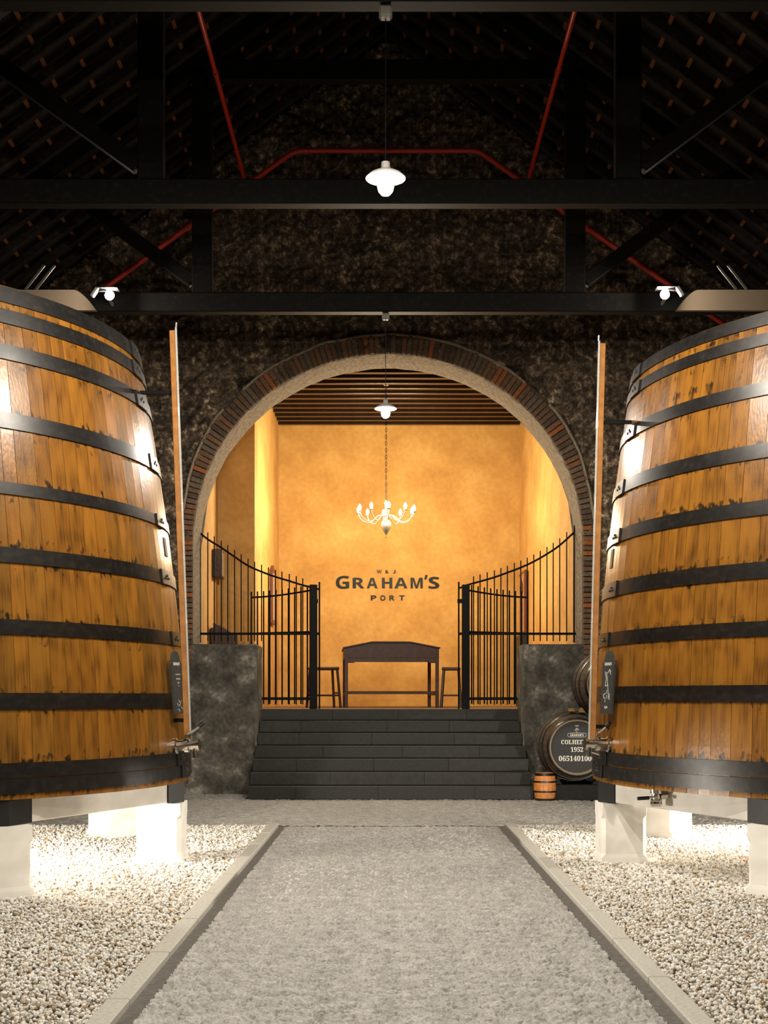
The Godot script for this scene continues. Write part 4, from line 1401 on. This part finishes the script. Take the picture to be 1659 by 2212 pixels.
# ------------------------------------------------------------------ barrels
func barrel_mesh_stave(L: float, rh: float, rb: float, n: int) -> ArrayMesh:
	var st := st_new()
	var rows := []
	for i in 9:
		var q := i / 4.0 - 1.0
		var r := rh + (rb - rh) * (1.0 - q * q)
		var hw := r * tan(PI / n) * 0.985
		rows.append([Vector3(-hw, r, q * L), Vector3(hw, r, q * L), Vector3(hw * 0.97, r - 0.012, q * L), Vector3(-hw * 0.97, r - 0.012, q * L)])
	for i in 8:
		quad_out(st, rows[i][0], rows[i][1], rows[i + 1][1], rows[i + 1][0], Vector3.UP)
		quad_out(st, rows[i][1], rows[i][2], rows[i + 1][2], rows[i + 1][1], Vector3.RIGHT)
		quad_out(st, rows[i][0], rows[i][3], rows[i + 1][3], rows[i + 1][0], Vector3.LEFT)
	return done(st)

func barrel(called: String, label: String, pos: Vector3, turn: float, L: float, rh: float, rb: float, n: int, wood: Material, upright: bool, hoops: Array, grp: String) -> Node3D:
	var o := thing(called, label, "barrel" if not upright else "keg", pos, grp)
	o.rotation.y = turn
	var base := Transform3D.IDENTITY
	if upright: base = Transform3D(Basis(Vector3.RIGHT, -PI / 2), Vector3(0, L, 0))
	var sm := barrel_mesh_stave(L, rh, rb, n)
	for k in n:
		part("stave", sm, wood, o, base * Transform3D(Basis(Vector3.BACK, TAU * k / n), Vector3.ZERO))
	for h in hoops:
		var st := st_new()
		var q0: float = h[0]
		var q1: float = h[1]
		var r0 := rh + (rb - rh) * (1.0 - q0 * q0) + 0.001
		var r1 := rh + (rb - rh) * (1.0 - q1 * q1) + 0.001
		lathe(st, [Vector2(r0, q0 * L), Vector2(r0 + 0.006, q0 * L), Vector2(r1 + 0.006, q1 * L), Vector2(r1, q1 * L)], 40, base * Transform3D(Basis(Vector3.RIGHT, PI / 2), Vector3.ZERO))
		part("hoop", done(st), M.hoop if not upright else M.black, o)
	for e in [1.0, -1.0]:
		var st := st_new()
		lathe(st, [Vector2(rh - 0.012, -0.03), Vector2(0.0, -0.03)], 40, base * Transform3D(Basis(Vector3.RIGHT, e * PI / 2), Vector3(0, 0, e * L)))
		part("head", done(st), (M.head if not upright else wood), o)
		st = st_new()
		lathe(st, [Vector2(rh - 0.024, -0.03), Vector2(rh - 0.018, 0.0), Vector2(rh, 0.0)], 40, base * Transform3D(Basis(Vector3.RIGHT, e * PI / 2), Vector3(0, 0, e * L)))
		part("chime", done(st), M.rim if not upright else wood, o)
	return o

func barrels() -> void:
	var hoops := [[-0.98, -0.90], [-0.62, -0.55], [-0.32, -0.26], [0.26, 0.32], [0.55, 0.62], [0.90, 0.98]]
	var L := 0.60
	var low := barrel("port_barrel", "old barrel lettered in white on its black head, on the floor", Vector3(2.46, 0.685, -17.5), -0.035, L, 0.352, 0.458, 28, M.oldwood, false, hoops, "barrels stacked by the arch wall")
	var hi := barrel("port_barrel", "old barrel lying on top of the lettered one", Vector3(2.93, 1.492, -17.5), -0.02, L, 0.352, 0.458, 28, M.oldwood, false, hoops, "barrels stacked by the arch wall")
	barrel("port_barrel", "old barrel lying beside the lettered one, behind the vat", Vector3(3.40, 0.685, -17.5), 0.0, L, 0.352, 0.458, 28, M.oldwood, false, hoops, "barrels stacked by the arch wall")
	hi.name = hi.name
	# stillage
	for z in [-17.15, -17.85]:
		var m := thing("stillage_beam", "dark timber sleeper under the barrels, %s" % ["towards the path" if z > -17.5 else "against the wall"], "timber", Vector3(2.95, 0.0, z), "sleepers under the barrels")
		part("timber", span_mesh(Vector3(-0.95, -0.01, -0.07), Vector3(1.2, 0.20, 0.07), 0.01), M.timber, m)
		for x in [-0.75, -0.22, 0.20, 0.72]:
			part("chock", prism_mesh(PackedVector2Array([Vector2(-0.07, 0), Vector2(0.07, 0), Vector2(0.02 * signf(0.0 - x), 0.09)]), 0.1, Transform3D(Basis.IDENTITY, Vector3(x, 0.20, 0))), M.timber, m)
	for q in [[1234, 1531, "small flat-topped wooden wedge on the crown of the lettered barrel", 0.0], [1256, 1533, "small pointed wooden wedge on the crown of the lettered barrel", 0.02]]:
		var p := at(q[0], q[1], 17.2)
		var w := MeshInstance3D.new()
		w.name = numbered("wooden_wedge")
		w.mesh = prism_mesh(PackedVector2Array([Vector2(-0.035, -0.03), Vector2(0.045, -0.03), Vector2(0.02 - q[3], 0.012 + q[3]), Vector2(-0.03 + q[3] * 0.8, 0.012 + q[3] * 0.7)]), 0.12)
		w.material_override = M.wedge
		add_child(w)
		w.position = Vector3(p.x, p.y - 0.005, p.z)
		tag(w, q[2], "wedge", "wedges on the lettered barrel")
	# lettering on the head
	var z := L - 0.028
	var head: Node = null
	for ch in low.get_children():
		if ch.name == "head":
			head = ch
			break
	var put := func(txt: String, cx: float, cy: float, wd: float, ht: float, serif: bool) -> void:
		var m := word_mesh(txt, Rect2(cx - wd * 0.5, cy - ht * 0.5, wd, ht), 0.002, not serif)
		part("lettering", m, M.paint, head, Transform3D(Basis.IDENTITY, Vector3(0, 0, z)))
	put.call("COLHEITA", -0.02, 0.065, 0.36, 0.055, true)
	put.call("1952", 0.0, -0.03, 0.155, 0.062, true)
	put.call("0651401000", 0.0, -0.145, 0.46, 0.068, true)
	put.call("GRAHAM'S", 0.0, 0.155, 0.17, 0.03, true)
	var st := st_new()
	# banner outline, diamond crest and dash above it
	var bn := []
	for k in 33:
		var a := TAU * k / 32.0
		bn.append(Vector3(clampf(cos(a) * 1.5, -1, 1) * 0.105 + signf(cos(a)) * 0.012 * absf(cos(a)), sin(a) * 0.028 + 0.155, z))
	tube(st, bn, 0.0022, 4, false)
	var dia := [Vector3(0, 0.245, z), Vector3(0.026, 0.218, z), Vector3(0, 0.191, z), Vector3(-0.026, 0.218, z), Vector3(0, 0.245, z)]
	tube(st, dia, 0.003, 4, false)
	var dia2 := [Vector3(0, 0.231, z), Vector3(0.012, 0.218, z), Vector3(0, 0.205, z), Vector3(-0.012, 0.218, z), Vector3(0, 0.231, z)]
	tube(st, dia2, 0.0025, 4, false)
	box(st, Vector3(0.045, 0.008, 0.002), 0.0, Transform3D(Basis.IDENTITY, Vector3(0, 0.272, z)))
	part("crest", done(st), M.paint, head)
	# little upright keg
	barrel("small_keg", "little bright oak keg standing on the floor beside the stairs", Vector3(at(1177, 0, 17.05).x, 0.0, -17.05), 0.0, 0.176, 0.118, 0.142, 18, M.keg, true, [[-0.99, -0.86], [-0.42, -0.30], [0.30, 0.42], [0.80, 0.99]], "")

# ------------------------------------------------------------------ lettering
func word_mesh(txt: String, r: Rect2, depth: float, sans: bool) -> ArrayMesh:
	var t := TextMesh.new()
	t.text = txt
	var f := SystemFont.new()
	f.font_names = PackedStringArray(["Droid Sans" if sans else "Droid Serif"])
	f.font_weight = 700
	t.font = f
	t.font_size = 64
	t.pixel_size = 0.01
	t.depth = 0.1
	t.curve_step = 2.0
	var b := t.get_aabb()
	var s := Vector3(r.size.x / b.size.x, r.size.y / b.size.y, depth / maxf(b.size.z, 0.001))
	var st := SurfaceTool.new()
	st.begin(Mesh.PRIMITIVE_TRIANGLES)
	var c := b.position + b.size * 0.5
	var xf := Transform3D(Basis.from_scale(s), Vector3(r.position.x + r.size.x * 0.5 - c.x * s.x, r.position.y + r.size.y * 0.5 - c.y * s.y, -c.z * s.z))
	for k in t.get_surface_count():
		st.append_from(t, k, xf)
	return st.commit()

func sign_letters() -> void:
	var d := RB - 0.012
	var o := thing("wall_sign", "dark raised lettering GRAHAM'S PORT on the ochre back wall", "sign", Vector3(0, 0, -d))
	var put := func(ch: String, x0: float, x1: float, y0: float, y1: float) -> void:
		var a := at(x0, y1, d)
		var b := at(x1, y0, d)
		part("letter", word_mesh(ch, Rect2(a.x, a.y, b.x - a.x, b.y - a.y), 0.022, true), M.letter, o)
	for l in [["G", 725.9, 754.3, 1244, 1271.5], ["R", 762, 786.7, 1248, 1270.5], ["A", 792.5, 815.5, 1248, 1270.5], ["H", 825, 847.4, 1248, 1270.5], ["A", 852, 879.7, 1248, 1270.5], ["M", 886.8, 912.8, 1248, 1270.5], ["’", 916.5, 923.5, 1242, 1251.5], ["S", 925.5, 948.5, 1246, 1271.5]]:
		put.call(l[0], l[1], l[2], l[3], l[4])
	for l in [["P", 801, 813, 1286, 1296.5], ["O", 821.4, 832.4, 1286, 1297], ["R", 841, 852, 1286, 1296.5], ["T", 862.3, 873.9, 1286, 1296.5]]:
		put.call(l[0], l[1], l[2], l[3], l[4])
	for l in [["W", 814, 824.3, 1231, 1238], ["&", 832, 839.7, 1231.5, 1238.3], ["J", 848.5, 854.5, 1231, 1238.3]]:
		put.call(l[0], l[1], l[2], l[3], l[4])

# ------------------------------------------------------------------ red pipework
func pipes() -> void:
	var d := 17.0
	var o := thing("cross_pipe", "red sprinkler pipe bent to follow the roof slope before the arch wall", "pipe")
	var pts := []
	for q in [[-20, 802], [250, 605], [420, 480], [620, 337], [634, 329], [652, 325], [1020, 325], [1036, 328], [1050, 337], [1250, 480], [1440, 612], [1690, 790]]:
		pts.append(at(q[0], q[1], d))
	part("pipe", tube_mesh(pts, 0.034, 10), M.red, o)
	for q in [[405, 491], [1268, 493]]:
		var a := at(q[0] - 4, q[1] + (3 if q[0] < 834 else -3), d)
		var b := at(q[0] + 4, q[1] + (-3 if q[0] < 834 else 3), d)
		part("coupling", tube_mesh([a, b], 0.046, 10), M.red, o)
	var lab := ["straight red sprinkler pipe along the hall, above the vat across from the barrels", "straight red sprinkler pipe along the hall, above the vat beside the barrels"]
	for i in 2:
		var e := at(529, 390, d) if i == 0 else at(1142, 385, d)
		var r := thing("sprinkler_pipe", lab[i], "pipe", e, "sprinkler pipes along the hall")
		part("pipe", tube_mesh([Vector3.ZERO, Vector3(0.0, 0, 20.0)], 0.026, 10), M.red, r)
		for z in [0.4, 2.9, 5.2]:
			part("coupling", tube_mesh([Vector3(0, 0, z), Vector3(0, 0, z + 0.06)], 0.034, 10), M.red, r)

# ------------------------------------------------------------------ gravel
func gravel() -> void:
	# one rounded pebble, turned and stretched for every stone
	var st := st_new()
	var t := (1.0 + sqrt(5.0)) / 2.0
	var vs := []
	for q in [[-1, t, 0], [1, t, 0], [-1, -t, 0], [1, -t, 0], [0, -1, t], [0, 1, t], [0, -1, -t], [0, 1, -t], [t, 0, -1], [t, 0, 1], [-t, 0, -1], [-t, 0, 1]]:
		vs.append(Vector3(q[0], q[1], q[2]).normalized() * rng.randf_range(0.72, 1.22))
	for f in [[0, 11, 5], [0, 5, 1], [0, 1, 7], [0, 7, 10], [0, 10, 11], [1, 5, 9], [5, 11, 4], [11, 10, 2], [10, 7, 6], [7, 1, 8], [3, 9, 4], [3, 4, 2], [3, 2, 6], [3, 6, 8], [3, 8, 9], [4, 9, 5], [2, 4, 11], [6, 2, 10], [8, 6, 7], [9, 8, 1]]:
		tri_out(st, vs[f[0]], vs[f[1]], vs[f[2]], vs[f[0]] + vs[f[1]] + vs[f[2]])
	var pebble := done(st)
	var tones := [Color(0.80, 0.76, 0.68), Color(0.68, 0.62, 0.52), Color(0.88, 0.87, 0.82), Color(0.50, 0.43, 0.32), Color(0.36, 0.28, 0.18), Color(0.50, 0.30, 0.12), Color(0.34, 0.31, 0.27)]
	var odds := [0.34, 0.52, 0.84, 0.92, 0.965, 0.98, 1.0]
	var labs := ["bed of pale gravel beneath the vat across from the barrels", "bed of pale gravel beneath the vat beside the barrels"]
	for side in [-1.0, 1.0]:
		var tr := []
		var cl := []
		var edge := PXL - 0.006 if side < 0 else PXR + 0.006
		var d := 4.5
		while d < 13.58:
			var s := 0.0205 if d < 9.0 else 0.025
			var far := 0.2916 * d + 0.9
			var x := absf(edge)
			while x < far:
				var p := Vector3(side * (x + rng.randf_range(0.0, s)), rng.randf_range(-0.006, 0.014), -(d + rng.randf_range(0.0, s)))
				var r := s * rng.randf_range(0.34, 0.66)
				var b := Basis.from_euler(Vector3(rng.randf() * TAU, rng.randf() * TAU, rng.randf() * TAU)) * Basis.from_scale(Vector3(r, r * rng.randf_range(0.6, 0.9), r * rng.randf_range(0.75, 1.1)))
				tr.append(Transform3D(b, p))
				var q := rng.randf()
				var k := 0
				while q > odds[k]: k += 1
				var v := rng.randf_range(0.88, 1.08)
				cl.append(Color(tones[k].r * v, tones[k].g * v, tones[k].b * v))
				x += s
			d += s
		var mm := MultiMesh.new()
		mm.transform_format = MultiMesh.TRANSFORM_3D
		mm.use_colors = true
		mm.mesh = pebble
		mm.instance_count = tr.size()
		for k in tr.size():
			mm.set_instance_transform(k, tr[k])
			mm.set_instance_color(k, cl[k])
		var o := MultiMeshInstance3D.new()
		o.name = numbered("gravel_bed")
		o.multimesh = mm
		o.material_override = M.stone
		add_child(o)
		tag(o, labs[0 if side < 0 else 1], "gravel", "gravel beds beside the path")
		o.set_meta("kind", "stuff")
